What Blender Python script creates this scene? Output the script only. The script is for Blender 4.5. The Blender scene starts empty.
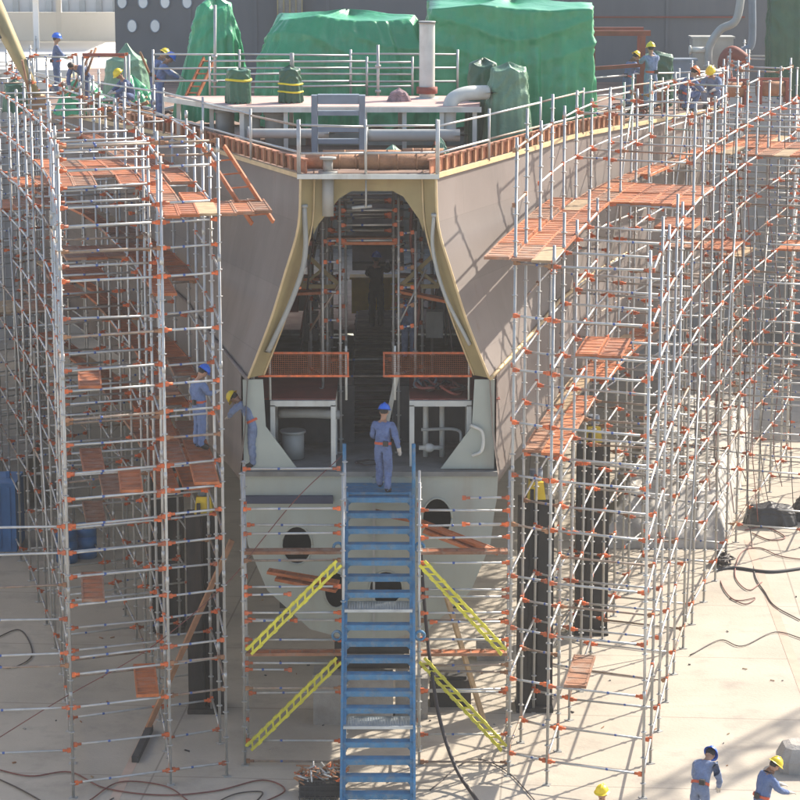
import bpy, bmesh, math, random
from mathutils import Vector, Matrix, Quaternion, noise
random.seed(11)
R = math.radians
sc = bpy.context.scene
COL = sc.collection

# ------------------------------------------------------------------ camera, sky, sun, exposure
CAMZ, PITCH, F = 17.0, R(11.0), 2500.0
cam = bpy.data.cameras.new('camera'); cam_o = bpy.data.objects.new('camera', cam); COL.objects.link(cam_o)
cam.sensor_fit = 'HORIZONTAL'; cam.angle = 2 * math.atan(400 / F)
cam.clip_start = 1.0; cam.clip_end = 6000
cam_o.location = (0, 0, CAMZ); cam_o.rotation_euler = (R(90) - PITCH, 0, 0)
sc.camera = cam_o
SUN_AZ, SUN_EL = 43.0, 37.0          # degrees from +X towards +Y, and above the horizon
sd = Vector((math.cos(R(SUN_EL)) * math.cos(R(SUN_AZ)), math.cos(R(SUN_EL)) * math.sin(R(SUN_AZ)), math.sin(R(SUN_EL))))
w = bpy.data.worlds.new('World'); sc.world = w; w.use_nodes = True
nt = w.node_tree; bg = nt.nodes['Background']
sky = nt.nodes.new('ShaderNodeTexSky'); sky.sky_type = 'NISHITA'; sky.sun_disc = False
sky.sun_elevation = R(SUN_EL); sky.sun_rotation = R(90 - SUN_AZ)
sky.dust_density = 2.2; sky.air_density = 1.0; sky.ozone_density = 1.0
nt.links.new(sky.outputs[0], bg.inputs[0]); bg.inputs[1].default_value = 0.15
sun = bpy.data.lights.new('sun', 'SUN'); sun.energy = 4.8; sun.angle = R(0.6); sun.color = (1.0, 0.91, 0.78)
sun_o = bpy.data.objects.new('sun', sun); COL.objects.link(sun_o)
sun_o.rotation_euler = (-sd).to_track_quat('-Z', 'Y').to_euler()
sun_o.location = sd * 150
sc.view_settings.view_transform = 'Standard'; sc.view_settings.look = 'None'
sc.view_settings.gamma = 1.0; sc.view_settings.exposure = 0.95

# ------------------------------------------------------------------ helpers
def at(px, py, Y=None, z=None):
    """a point of the place seen at photo pixel (px, py), at distance Y or height z"""
    t = math.tan(PITCH + math.atan((py - 400) / F))
    if Y is None: Y = (CAMZ - z) / t
    else: z = CAMZ - Y * t
    d = Y * math.cos(PITCH) + (CAMZ - z) * math.sin(PITCH)
    return Vector(((px - 400) / F * d, Y, z))

def lerp_tab(tab, y):
    if y <= tab[0][0]: return tab[0][1]
    for (a, va), (b, vb) in zip(tab, tab[1:]):
        if y <= b: return va + (vb - va) * (y - a) / (b - a)
    return tab[-1][1]

MATS = {}
def mat(name, rgb, rough=0.7, metal=0.0, var=0.12, scale=3.0, bump=0.0, bscale=20.0, dirt=None, dirt_amt=0.4, dscale=1.2, streak=False):
    if name in MATS: return MATS[name]
    m = bpy.data.materials.new(name); m.use_nodes = True
    t = m.node_tree; n = t.nodes; L = t.links
    p = n['Principled BSDF']; p.inputs['Roughness'].default_value = rough; p.inputs['Metallic'].default_value = metal
    geo = n.new('ShaderNodeNewGeometry'); oi = n.new('ShaderNodeObjectInfo')
    no = n.new('ShaderNodeTexNoise'); no.inputs['Scale'].default_value = scale; no.inputs['Detail'].default_value = 6
    L.new(geo.outputs['Position'], no.inputs['Vector'])
    ra = n.new('ShaderNodeMapRange'); ra.inputs[1].default_value = 0.25; ra.inputs[2].default_value = 0.75
    ra.inputs[3].default_value = 1 - var; ra.inputs[4].default_value = 1 + var
    L.new(no.outputs['Fac'], ra.inputs[0])
    mul = n.new('ShaderNodeVectorMath'); mul.operation = 'SCALE'; mul.inputs[0].default_value = rgb
    L.new(ra.outputs[0], mul.inputs['Scale'])
    # each object a little lighter or darker than the next
    rb = n.new('ShaderNodeMapRange'); rb.inputs[3].default_value = 1 - var * 0.7; rb.inputs[4].default_value = 1 + var * 0.7
    L.new(oi.outputs['Random'], rb.inputs[0])
    mu2 = n.new('ShaderNodeVectorMath'); mu2.operation = 'SCALE'
    L.new(mul.outputs[0], mu2.inputs[0]); L.new(rb.outputs[0], mu2.inputs['Scale'])
    out = mu2.outputs[0]
    if dirt:
        nd = n.new('ShaderNodeTexNoise'); nd.inputs['Scale'].default_value = dscale; nd.inputs['Detail'].default_value = 8
        nd.inputs['Roughness'].default_value = 0.65
        if streak:
            mp = n.new('ShaderNodeMapping'); mp.inputs['Scale'].default_value = (1, 1, 0.18)
            L.new(geo.outputs['Position'], mp.inputs[0]); L.new(mp.outputs[0], nd.inputs['Vector'])
        else: L.new(geo.outputs['Position'], nd.inputs['Vector'])
        rd = n.new('ShaderNodeMapRange'); rd.inputs[1].default_value = 0.48; rd.inputs[2].default_value = 0.72
        rd.inputs[3].default_value = 0; rd.inputs[4].default_value = dirt_amt
        L.new(nd.outputs['Fac'], rd.inputs[0])
        mx = n.new('ShaderNodeMix'); mx.data_type = 'RGBA'; mx.inputs[7].default_value = (*dirt, 1)
        L.new(rd.outputs[0], mx.inputs[0]); L.new(out, mx.inputs[6]); out = mx.outputs[2]
    L.new(out, p.inputs['Base Color'])
    if bump:
        nb = n.new('ShaderNodeTexNoise'); nb.inputs['Scale'].default_value = bscale; nb.inputs['Detail'].default_value = 5
        L.new(geo.outputs['Position'], nb.inputs['Vector'])
        b = n.new('ShaderNodeBump'); b.inputs['Strength'].default_value = bump; b.inputs['Distance'].default_value = 0.05
        L.new(nb.outputs['Fac'], b.inputs['Height']); L.new(b.outputs[0], p.inputs['Normal'])
    MATS[name] = m
    return m

M_GALV = mat('galvanised', (0.46, 0.465, 0.45), 0.42, 0.35, 0.22, 6, dirt=(0.3, 0.25, 0.2), dirt_amt=0.6, dscale=3)
M_ORANGE = mat('coupler_orange', (0.58, 0.12, 0.03), 0.6, 0, 0.45, 8, dirt=(0.22, 0.12, 0.09), dirt_amt=0.85, dscale=5)
M_MARK = mat('tube_mark_blue', (0.05, 0.1, 0.3), 0.5)
M_PLANK = mat('plank_orange', (0.37, 0.108, 0.032), 0.7, 0, 0.45, 3, 0.3, 60, dirt=(0.34, 0.2, 0.14), dirt_amt=0.9, dscale=3.5)
M_PLANKR = mat('plank_rib', (0.44, 0.125, 0.033), 0.65, 0, 0.4, 5, dirt=(0.28, 0.15, 0.1), dirt_amt=0.8, dscale=5)
M_PLANK2 = mat('plank_faded', (0.3, 0.14, 0.075), 0.8, 0, 0.35, 4, 0.3, 40, dirt=(0.3, 0.24, 0.19), dirt_amt=0.9, dscale=3)
M_GALVR = mat('galvanised_rusty', (0.3, 0.24, 0.19), 0.6, 0.2, 0.35, 8, dirt=(0.24, 0.13, 0.075), dirt_amt=0.9, dscale=4)
M_WOODP = mat('plank_timber', (0.36, 0.25, 0.14), 0.85, 0, 0.3, 6, dirt=(0.2, 0.14, 0.09))
M_HULL = mat('hull_primer', (0.158, 0.131, 0.118), 0.65, 0, 0.16, 0.45, 0.2, 1.0, dirt=(0.2, 0.172, 0.157), dirt_amt=0.8, dscale=0.9, streak=True)
M_OCHRE = mat('ochre_primer', (0.36, 0.285, 0.135), 0.7, 0, 0.16, 1.5, dirt=(0.25, 0.16, 0.08), dirt_amt=0.6, dscale=1.5, streak=True)
M_CREAM = mat('plate_edge_cream', (0.6, 0.45, 0.24), 0.6, 0, 0.15)
M_STERN = mat('stern_grey', (0.37, 0.40, 0.35), 0.65, 0, 0.1, 1.0, dirt=(0.3, 0.24, 0.18), dirt_amt=0.5, dscale=1.4, streak=True)
M_RED = mat('red_oxide', (0.24, 0.06, 0.042), 0.75, 0, 0.25, 2, dirt=(0.13, 0.06, 0.05), dirt_amt=0.6)
M_RUST = mat('rust', (0.3, 0.15, 0.08), 0.85, 0, 0.35, 4, 0.3, 30, dirt=(0.36, 0.2, 0.09), dirt_amt=0.7)
M_BULW = mat('bulwark_rust', (0.4, 0.16, 0.085), 0.8, 0, 0.3, 3, dirt=(0.5, 0.33, 0.22), dirt_amt=0.6, dscale=2)
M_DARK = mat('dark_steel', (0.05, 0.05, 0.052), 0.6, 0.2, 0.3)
M_BLACK = mat('black_rubber', (0.022, 0.021, 0.02), 0.75, 0, 0.35, 4, dirt=(0.09, 0.06, 0.045), dirt_amt=0.6, dscale=1.5, streak=True)
M_BLUE = mat('stair_blue', (0.062, 0.2, 0.345), 0.6, 0, 0.22, 5, 0.3, 40, dirt=(0.2, 0.23, 0.24), dirt_amt=0.95, dscale=6)
M_MESH = mat('bright_mesh', (0.5, 0.55, 0.58), 0.4, 0.5, 0.25)
M_YEL = mat('brace_yellow', (0.62, 0.56, 0.05), 0.55, 0, 0.2, 6, dirt=(0.35, 0.32, 0.08), dirt_amt=0.6, dscale=5)
M_YELP = mat('safety_yellow', (0.68, 0.5, 0.03), 0.55, 0, 0.15, dirt=(0.3, 0.22, 0.06), dirt_amt=0.5)
M_TARP = mat('tarp_green', (0.02, 0.275, 0.118), 0.33, 0, 0.16, 0.9, 0.5, 5, dirt=(0.06, 0.34, 0.17), dirt_amt=0.7, dscale=1.1)
M_TARPD = mat('tarp_dark_green', (0.02, 0.1, 0.055), 0.45, 0, 0.2, 2, 0.4, 14)
M_TARPP = mat('tarp_pale_green', (0.13, 0.27, 0.17), 0.5, 0, 0.2, 2, 0.4, 14)
M_PINK = mat('platform_pink', (0.48, 0.32, 0.28), 0.8, 0, 0.15, 2, dirt=(0.35, 0.2, 0.17), dirt_amt=0.5)
M_PIPE = mat('pipe_grey', (0.36, 0.37, 0.35), 0.55, 0, 0.15, 2, dirt=(0.24, 0.2, 0.16), dirt_amt=0.5, streak=True)
M_WHITE = mat('painted_white', (0.58, 0.59, 0.54), 0.55, 0, 0.12, 3, dirt=(0.36, 0.31, 0.24), dirt_amt=0.55, dscale=2, streak=True)
M_BGREY = mat('blue_grey_paint', (0.18, 0.225, 0.28), 0.55, 0, 0.15, 3, dirt=(0.2, 0.2, 0.2), dirt_amt=0.4)
M_DHOUSE = mat('deckhouse_grey', (0.105, 0.115, 0.13), 0.6, 0, 0.1, 0.4, dirt=(0.17, 0.17, 0.175), dirt_amt=0.5, dscale=0.5, streak=True)
M_PORT = mat('porthole_paper', (0.75, 0.74, 0.7), 0.6, 0, 0.1)
M_CONC = mat('block_concrete', (0.33, 0.31, 0.28), 0.9, 0, 0.2, 3, 0.4, 25, dirt=(0.18, 0.16, 0.14), dirt_amt=0.6)
M_BWHITE = mat('building_white', (0.72, 0.7, 0.66), 0.8, 0, 0.08, 0.3, dirt=(0.55, 0.52, 0.47), dirt_amt=0.5, dscale=0.3)
M_SHEET = mat('sheeting_pale', (0.47, 0.44, 0.39), 0.8, 0, 0.2, 3, 0.3, 6, dirt=(0.3, 0.27, 0.23), dirt_amt=0.8, dscale=1.6)
M_HOSE = mat('hose_dark', (0.05, 0.038, 0.036), 0.6, 0, 0.3)
M_HOSER = mat('hose_red', (0.17, 0.055, 0.045), 0.6, 0, 0.3)
M_COVER = mat('coverall_blue', (0.13, 0.19, 0.35), 0.9, 0, 0.2, 7, 1.0, 11, dirt=(0.075, 0.095, 0.17), dirt_amt=0.7, dscale=7)
M_COVER2 = mat('coverall_faded', (0.2, 0.26, 0.4), 0.9, 0, 0.2, 6, 1.0, 11, dirt=(0.11, 0.12, 0.17), dirt_amt=0.7, dscale=7)
M_COVER3 = mat('coverall_worn', (0.105, 0.15, 0.29), 0.9, 0, 0.22, 6, 1.0, 11, dirt=(0.06, 0.07, 0.12), dirt_amt=0.7, dscale=7)
M_COVERD = mat('coverall_navy', (0.007, 0.008, 0.012), 0.85, 0, 0.2, 7, 0.5, 18)
M_SKIN = mat('skin', (0.36, 0.2, 0.13), 0.6, 0, 0.08)
M_BOOT = mat('boot_black', (0.025, 0.022, 0.02), 0.6)
M_GLOVE = mat('glove', (0.5, 0.46, 0.4), 0.85)
M_HAIR = mat('hair', (0.012, 0.01, 0.009), 0.6)
M_HATB = mat('hat_blue', (0.02, 0.13, 0.6), 0.35, 0, 0.05)
M_HATY = mat('hat_yellow', (0.8, 0.58, 0.015), 0.35, 0, 0.05)
M_HATO = mat('hat_orange', (0.75, 0.2, 0.04), 0.35, 0, 0.05)
M_BELT = mat('belt_orange', (0.55, 0.1, 0.045), 0.7)
M_VEST = mat('vest_orange', (0.6, 0.12, 0.05), 0.8)
M_BOXB = mat('container_blue', (0.03, 0.13, 0.33), 0.6, 0, 0.2, 2)

def plates(m):
    t = m.node_tree; n = t.nodes; L = t.links; p = n['Principled BSDF']; src = p.inputs['Base Color'].links[0].from_socket
    g = n.new('ShaderNodeNewGeometry'); sp = n.new('ShaderNodeSeparateXYZ'); cb = n.new('ShaderNodeCombineXYZ')
    L.new(g.outputs['Position'], sp.inputs[0]); L.new(sp.outputs['Y'], cb.inputs['X']); L.new(sp.outputs['Z'], cb.inputs['Y'])
    b = n.new('ShaderNodeTexBrick'); b.inputs['Scale'].default_value = 1; b.inputs['Brick Width'].default_value = 4.2; b.inputs['Row Height'].default_value = 1.35
    b.inputs['Mortar Size'].default_value = .012; b.inputs['Mortar Smooth'].default_value = .5; b.inputs['Color1'].default_value = (.95, .95, .955, 1); b.inputs['Color2'].default_value = (1.05, 1.045, 1.04, 1); b.inputs['Mortar'].default_value = (.88, .87, .86, 1)
    L.new(cb.outputs[0], b.inputs['Vector'])
    mx = n.new('ShaderNodeMix'); mx.data_type = 'RGBA'; mx.blend_type = 'MULTIPLY'; mx.inputs[0].default_value = 1
    L.new(src, mx.inputs[6]); L.new(b.outputs['Color'], mx.inputs[7])
    # rust bleeding through in patches
    r = n.new('ShaderNodeTexNoise'); r.inputs['Scale'].default_value = 1.7; r.inputs['Detail'].default_value = 9; r.inputs['Roughness'].default_value = .7
    mp = n.new('ShaderNodeMapping'); mp.inputs['Scale'].default_value = (1, 1, .35); L.new(g.outputs['Position'], mp.inputs[0]); L.new(mp.outputs[0], r.inputs['Vector'])
    rr_ = n.new('ShaderNodeMapRange'); rr_.inputs[1].default_value = .6; rr_.inputs[2].default_value = .72; rr_.inputs[4].default_value = .5; L.new(r.outputs['Fac'], rr_.inputs[0])
    m2 = n.new('ShaderNodeMix'); m2.data_type = 'RGBA'; m2.inputs[7].default_value = (.15, .085, .06, 1)
    L.new(rr_.outputs[0], m2.inputs[0]); L.new(mx.outputs[2], m2.inputs[6]); L.new(m2.outputs[2], p.inputs['Base Color'])
plates(M_HULL)

class MB:
    """collects shapes; build() links them as one mesh object"""
    def __init__(s): s.v, s.f, s.m, s.sm = [], [], [], []
    def add(s, vs, fs, mi=0, smooth=False):
        o = len(s.v); s.v += [tuple(v) for v in vs]
        for f in fs: s.f.append(tuple(i + o for i in f)); s.m.append(mi); s.sm.append(smooth)
        return s
    def box(s, c, size, rot=None, mi=0):
        hx, hy, hz = size[0] / 2, size[1] / 2, size[2] / 2
        vs = [Vector((x, y, z)) for x in (-hx, hx) for y in (-hy, hy) for z in (-hz, hz)]
        if rot is not None: vs = [rot @ v for v in vs]
        c = Vector(c)
        return s.add([v + c for v in vs], [(0, 1, 3, 2), (4, 6, 7, 5), (0, 4, 5, 1), (2, 3, 7, 6), (0, 2, 6, 4), (1, 5, 7, 3)], mi)
    def bar(s, p0, p1, wd, ht, mi=0, up=(0, 0, 1)):
        p0, p1 = Vector(p0), Vector(p1); d = p1 - p0
        if d.length < 1e-6: return s
        x = d.normalized(); u = Vector(up)
        if abs(x.dot(u)) > 0.98: u = Vector((0, 1, 0))
        y = u.cross(x).normalized(); z = x.cross(y)
        return s.box((p0 + p1) / 2, (d.length, wd, ht), Matrix((x, y, z)).transposed(), mi)
    def path(s, pts, r, seg=8, mi=0, cap=True, smooth=True):
        pts = [Vector(p) for p in pts]; n = len(pts)
        if not isinstance(r, (list, tuple)): r = [r] * n
        vs, fs = [], []
        ref = None
        for i, p in enumerate(pts):
            d = (pts[min(i + 1, n - 1)] - pts[max(i - 1, 0)])
            d = d.normalized() if d.length > 1e-9 else Vector((0, 0, 1))
            if ref is None:
                ref = Vector((0, 0, 1)) if abs(d.z) < 0.9 else Vector((1, 0, 0))
            u = ref - d * ref.dot(d)
            if u.length < 1e-4: u = d.orthogonal()
            u.normalize(); ref = u; v = d.cross(u)
            for k in range(seg):
                a = 2 * math.pi * k / seg
                vs.append(p + (u * math.cos(a) + v * math.sin(a)) * r[i])
        for i in range(n - 1):
            for k in range(seg):
                a, b = i * seg + k, i * seg + (k + 1) % seg
                fs.append((a, b, b + seg, a + seg))
        s.add(vs, fs, mi, smooth)
        if cap:
            o = len(s.v) - len(vs)
            s.f.append(tuple(o + k for k in range(seg))[::-1]); s.m.append(mi); s.sm.append(False)
            s.f.append(tuple(o + (n - 1) * seg + k for k in range(seg))); s.m.append(mi); s.sm.append(False)
        return s
    def tube(s, p0, p1, r, seg=8, mi=0): return s.path([p0, p1], r, seg, mi)
    def ellipsoid(s, c, rad, seg=10, rings=6, mi=0, rot=None, lo=-90, hi=90):
        c = Vector(c); vs, fs = [], []
        for i in range(rings + 1):
            a = R(lo + (hi - lo) * i / rings)
            for k in range(seg):
                b = 2 * math.pi * k / seg
                v = Vector((rad[0] * math.cos(a) * math.cos(b), rad[1] * math.cos(a) * math.sin(b), rad[2] * math.sin(a)))
                if rot is not None: v = rot @ v
                vs.append(c + v)
        for i in range(rings):
            for k in range(seg):
                a, b = i * seg + k, i * seg + (k + 1) % seg
                fs.append((a, b, b + seg, a + seg))
        return s.add(vs, fs, mi, True)
    def prism(s, poly, d, mi=0):
        """poly: 3D points, extruded by vector d"""
        n = len(poly); d = Vector(d); vs = [Vector(p) for p in poly]; vs += [v + d for v in vs]
        fs = [tuple(range(n))[::-1], tuple(range(n, 2 * n))] + [(i, (i + 1) % n, (i + 1) % n + n, i + n) for i in range(n)]
        return s.add(vs, fs, mi)
    def mesh(s, name, mats):
        me = bpy.data.meshes.new(name); me.from_pydata(s.v, [], s.f); me.update()
        for m in (mats if isinstance(mats, (list, tuple)) else [mats]): me.materials.append(m)
        me.polygons.foreach_set('material_index', s.m); me.polygons.foreach_set('use_smooth', s.sm)
        bm = bmesh.new(); bm.from_mesh(me); bmesh.ops.recalc_face_normals(bm, faces=bm.faces); bm.to_mesh(me); bm.free()
        return me
    def build(s, name, mats, parent=None, loc=None, local=False):
        """vertices are in world space; with a parent or loc they are re-based on it"""
        base = Vector(loc) if loc is not None else (world_loc(parent) if parent else Vector((0, 0, 0)))
        if base.length and not local: s.v = [tuple(Vector(v) - base) for v in s.v]
        o = bpy.data.objects.new(name, s.mesh(name, mats)); COL.objects.link(o)
        if parent:
            o.parent = parent
            if loc is not None: o.location = Vector(loc) - world_loc(parent)
        elif loc is not None: o.location = loc
        return o

def world_loc(o):
    p = Vector((0, 0, 0))
    while o: p += Vector(o.location); o = o.parent
    return p
def tag(o, label, cat, group=None):
    o['label'] = label; o['category'] = cat
    if group: o['group'] = group
    return o
def thing(name, loc, label, cat, group=None):
    o = bpy.data.objects.new(name, None); COL.objects.link(o); o.location = loc; o.empty_display_size = 0.2
    return tag(o, label, cat, group)
def struct(o): o['kind'] = 'structure'; return o
def place(name, me, parent, loc, rot=None):
    o = bpy.data.objects.new(name, me); COL.objects.link(o); o.parent = parent
    o.location = Vector(loc) - world_loc(parent)
    if rot is not None: o.rotation_euler = rot
    return o
def curve_pts(pts, n=8):
    """Catmull-Rom through pts"""
    P = [Vector(p) for p in pts]; P = [P[0] * 2 - P[1]] + P + [P[-1] * 2 - P[-2]]; out = []
    for i in range(1, len(P) - 2):
        for k in range(n):
            t = k / n; a, b, c, d = P[i - 1], P[i], P[i + 1], P[i + 2]
            out.append(0.5 * ((2 * b) + (c - a) * t + (2 * a - 5 * b + 4 * c - d) * t * t + (3 * b - a - 3 * c + d) * t ** 3))
    return out + [P[-2]]

# ------------------------------------------------------------------ ground, quay, background
def ground_material():
    m = bpy.data.materials.new('dock_concrete'); m.use_nodes = True; t = m.node_tree; n = t.nodes; L = t.links
    p = n['Principled BSDF']; p.inputs['Roughness'].default_value = 0.85
    g = n.new('ShaderNodeNewGeometry')
    a = n.new('ShaderNodeTexNoise'); a.inputs['Scale'].default_value = 0.35; a.inputs['Detail'].default_value = 9; a.inputs['Roughness'].default_value = 0.6
    b = n.new('ShaderNodeTexNoise'); b.inputs['Scale'].default_value = 0.9; b.inputs['Detail'].default_value = 12; b.inputs['Roughness'].default_value = 0.65
    s = n.new('ShaderNodeTexNoise'); s.inputs['Scale'].default_value = 1.0; s.inputs['Detail'].default_value = 6
    mp = n.new('ShaderNodeMapping'); mp.inputs['Scale'].default_value = (0.25, 1.6, 1); mp.inputs['Rotation'].default_value = (0, 0, 0.25)
    for x in (a, b): L.new(g.outputs['Position'], x.inputs['Vector'])
    L.new(g.outputs['Position'], mp.inputs[0]); L.new(mp.outputs[0], s.inputs['Vector'])
    r1 = n.new('ShaderNodeValToRGB'); r1.color_ramp.elements[0].position = 0.3; r1.color_ramp.elements[0].color = (0.35, 0.31, 0.25, 1)
    r1.color_ramp.elements[1].position = 0.7; r1.color_ramp.elements[1].color = (0.46, 0.41, 0.335, 1)
    L.new(a.outputs['Fac'], r1.inputs[0])
    r2 = n.new('ShaderNodeMapRange'); r2.inputs[1].default_value = 0.52; r2.inputs[2].default_value = 0.72; r2.inputs[3].default_value = 0; r2.inputs[4].default_value = 0.6
    L.new(b.outputs['Fac'], r2.inputs[0])
    mx = n.new('ShaderNodeMix'); mx.data_type = 'RGBA'; mx.inputs[7].default_value = (0.24, 0.215, 0.185, 1)
    L.new(r2.outputs[0], mx.inputs[0]); L.new(r1.outputs[0], mx.inputs[6])
    r3 = n.new('ShaderNodeMapRange'); r3.inputs[1].default_value = 0.6; r3.inputs[2].default_value = 0.75; r3.inputs[3].default_value = 0; r3.inputs[4].default_value = 0.45
    L.new(s.outputs['Fac'], r3.inputs[0])
    mx2 = n.new('ShaderNodeMix'); mx2.data_type = 'RGBA'; mx2.inputs[7].default_value = (0.33, 0.27, 0.215, 1)
    L.new(r3.outputs[0], mx2.inputs[0]); L.new(mx.outputs[2], mx2.inputs[6])
    bk = n.new('ShaderNodeTexBrick'); bk.inputs['Scale'].default_value = 1.0; bk.inputs['Brick Width'].default_value = 7.0; bk.inputs['Row Height'].default_value = 4.5
    bk.inputs['Mortar Size'].default_value = 0.022; bk.inputs['Mortar Smooth'].default_value = 0.3; bk.offset = 0.0
    mp2 = n.new('ShaderNodeMapping'); mp2.inputs['Rotation'].default_value = (0, 0, 0.07); mp2.inputs['Location'].default_value = (1.3, 2.1, 0)
    L.new(g.outputs['Position'], mp2.inputs[0]); L.new(mp2.outputs[0], bk.inputs['Vector'])
    mj = n.new('ShaderNodeMath'); mj.operation = 'MULTIPLY'; mj.inputs[1].default_value = 0.55; L.new(bk.outputs['Fac'], mj.inputs[0])
    mx3 = n.new('ShaderNodeMix'); mx3.data_type = 'RGBA'; mx3.inputs[7].default_value = (0.14, 0.12, 0.1, 1)
    L.new(mj.outputs[0], mx3.inputs[0]); L.new(mx2.outputs[2], mx3.inputs[6]); L.new(mx3.outputs[2], p.inputs['Base Color'])
    c = n.new('ShaderNodeTexNoise'); c.inputs['Scale'].default_value = 14; c.inputs['Detail'].default_value = 6; L.new(g.outputs['Position'], c.inputs['Vector'])
    bu = n.new('ShaderNodeBump'); bu.inputs['Strength'].default_value = 0.25; bu.inputs['Distance'].default_value = 0.03
    L.new(c.outputs['Fac'], bu.inputs['Height']); L.new(bu.outputs[0], p.inputs['Normal'])
    return m
M_GROUND = ground_material()
def sheet(name, x0, x1, y0, y1, z, m):
    o = MB().add([(x0, y0, z), (x1, y0, z), (x1, y1, z), (x0, y1, z)], [(0, 1, 2, 3)]).build(name, m); return struct(o)
sheet('dock_floor', -440, 440, -140, 900, 0, M_GROUND)
M_QUAY = mat('quay_concrete', (0.68, 0.66, 0.62), 0.9, 0, 0.1, 0.2, dirt=(0.55, 0.52, 0.48), dirt_amt=0.5, dscale=0.15)
struct(MB().box((0, 501, 5.4), (870, 798, 10.8)).build('quay', M_QUAY))
struct(MB().box((-56.2, 61.9, 5.4), (80, 80, 10.795)).build('quay_side', M_QUAY))
struct(MB().box((56.3, 95.9, 5.4), (80, 12, 10.795)).build('quay_side', M_QUAY))
# worn red line on the dock floor
rl = MB()
a, b = at(748, 540, z=0.0), at(812, 712, z=0.0)
rl.bar(a + Vector((0, 0, 0.004)), b + Vector((0, 0, 0.004)), 0.22, 0.004)
rl.build('floor_line', mat('worn_red_paint', (0.47, 0.345, 0.27), 0.9, 0, 0.12, 2, dirt=(0.43, 0.365, 0.28), dirt_amt=1.0, dscale=1.6))
struct(bpy.data.objects['floor_line'])
rl2 = MB(); rl2.bar(at(168, 690, z=.004), at(108, 812, z=.004), 0.2, 0.004)
struct(rl2.build('floor_line', MATS['worn_red_paint']))

# bright quay-side building, far left
b0 = thing('quay_shed', (-22, 118, 10.8), 'flat roofed pale open shed on the bright quay at upper left', 'shed')
MB().box((-17.0, 122, 13.2), (9.5, 9.0, 0.22)).build('roof', M_BWHITE, b0)
for x in (-21.4, -17.0, -12.8):
    for y in (118, 126): MB().box((x, y, 11.95), (.25, .25, 2.3)).build('post', M_BWHITE, b0)
MB().box((-17.0, 126, 11.5), (9.0, .2, 1.4)).build('back_wall', M_BWHITE, b0)
b1 = thing('hoarding', (-30, 160, 10.8), 'long white hoarding with grey posts on the far quay at upper left', 'hoarding')
col = MB().box((0, 0, 0), (0.35, 0.3, 2.1)).mesh('post', M_PIPE)
for i in range(30): place('post', col, b1, (-40 + i * 1.05, 159.7, 11.85))
MB().box((-25, 160, 11.7), (31, .15, 1.8)).build('panel', M_BWHITE, b1)
MB().box((-25, 161.5, 12.95), (31, 3.5, .12)).build('capping', M_BWHITE, b1)
# ------------------------------------------------------------------ the ship
CX = -0.65
DECK = [(51, 1.38), (55, 2.9), (58, 4.0), (62, 5.4), (68, 7.7), (75, 10.2), (85, 11.3), (97, 11.3)]
CHINE = [(51, 2.5), (55, 3.6), (58, 4.35), (62, 5.5), (68, 7.6), (75, 10.0), (85, 11.2), (97, 11.2)]
DZ = [(51, 11.77), (60, 11.77), (75, 11.35), (97, 11.2)]
CZ = [(51, 7.55), (58, 8.1), (70, 8.4), (97, 8.4)]
def hullmax(Y): return max(lerp_tab(DECK, Y), lerp_tab(CHINE, Y))
def section(Y):
    hd, hc, zd, zc = lerp_tab(DECK, Y), lerp_tab(CHINE, Y), lerp_tab(DZ, Y), lerp_tab(CZ, Y)
    k = min(1, max(0, (Y - 51) / 11)); k = k * k * (3 - 2 * k)
    def mixh(t, f0): return (1 - k) * (1.38 + 1.12 * f0) + k * (hd + (hc - hd) * t) if k < 1 else hd + (hc - hd) * t
    # growing faster than the transom itself between 51 and 62: blend by the true deck and chine widths
    def h(t, f0):
        lin = hd + (hc - hd) * t; cur = hd + (hc - hd) * f0
        return cur * (1 - k) + lin * k
    pts = [(hd, zd)] + [(h(t, f), zd + (zc - zd) * t) for t, f in ((.25, .05), (.48, .3), (.7, .56), (.88, .82))] + [
           (hc, zc), (hc + 0.07 + 0.02 * k, zc - (zc - 5.5) * 0.55), (hc + 0.2 - 0.1 * k, 5.45),
           (2.68 + (hc - 2.6) * 0.55 * k, 5.0), (2.63, 4.7), (2.55, 4.0), (2.15, 3.0), (1.25, 2.15), (0.0, 1.8)]
    return pts
ship = thing('ship', (CX, 51, 1.8), 'brown primed ship under construction with its stern open, standing in the dry dock', 'ship')
YS = [51, 52, 53, 54.5, 56, 58, 60, 62, 65, 68, 71.5, 75, 80, 86, 97]
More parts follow.
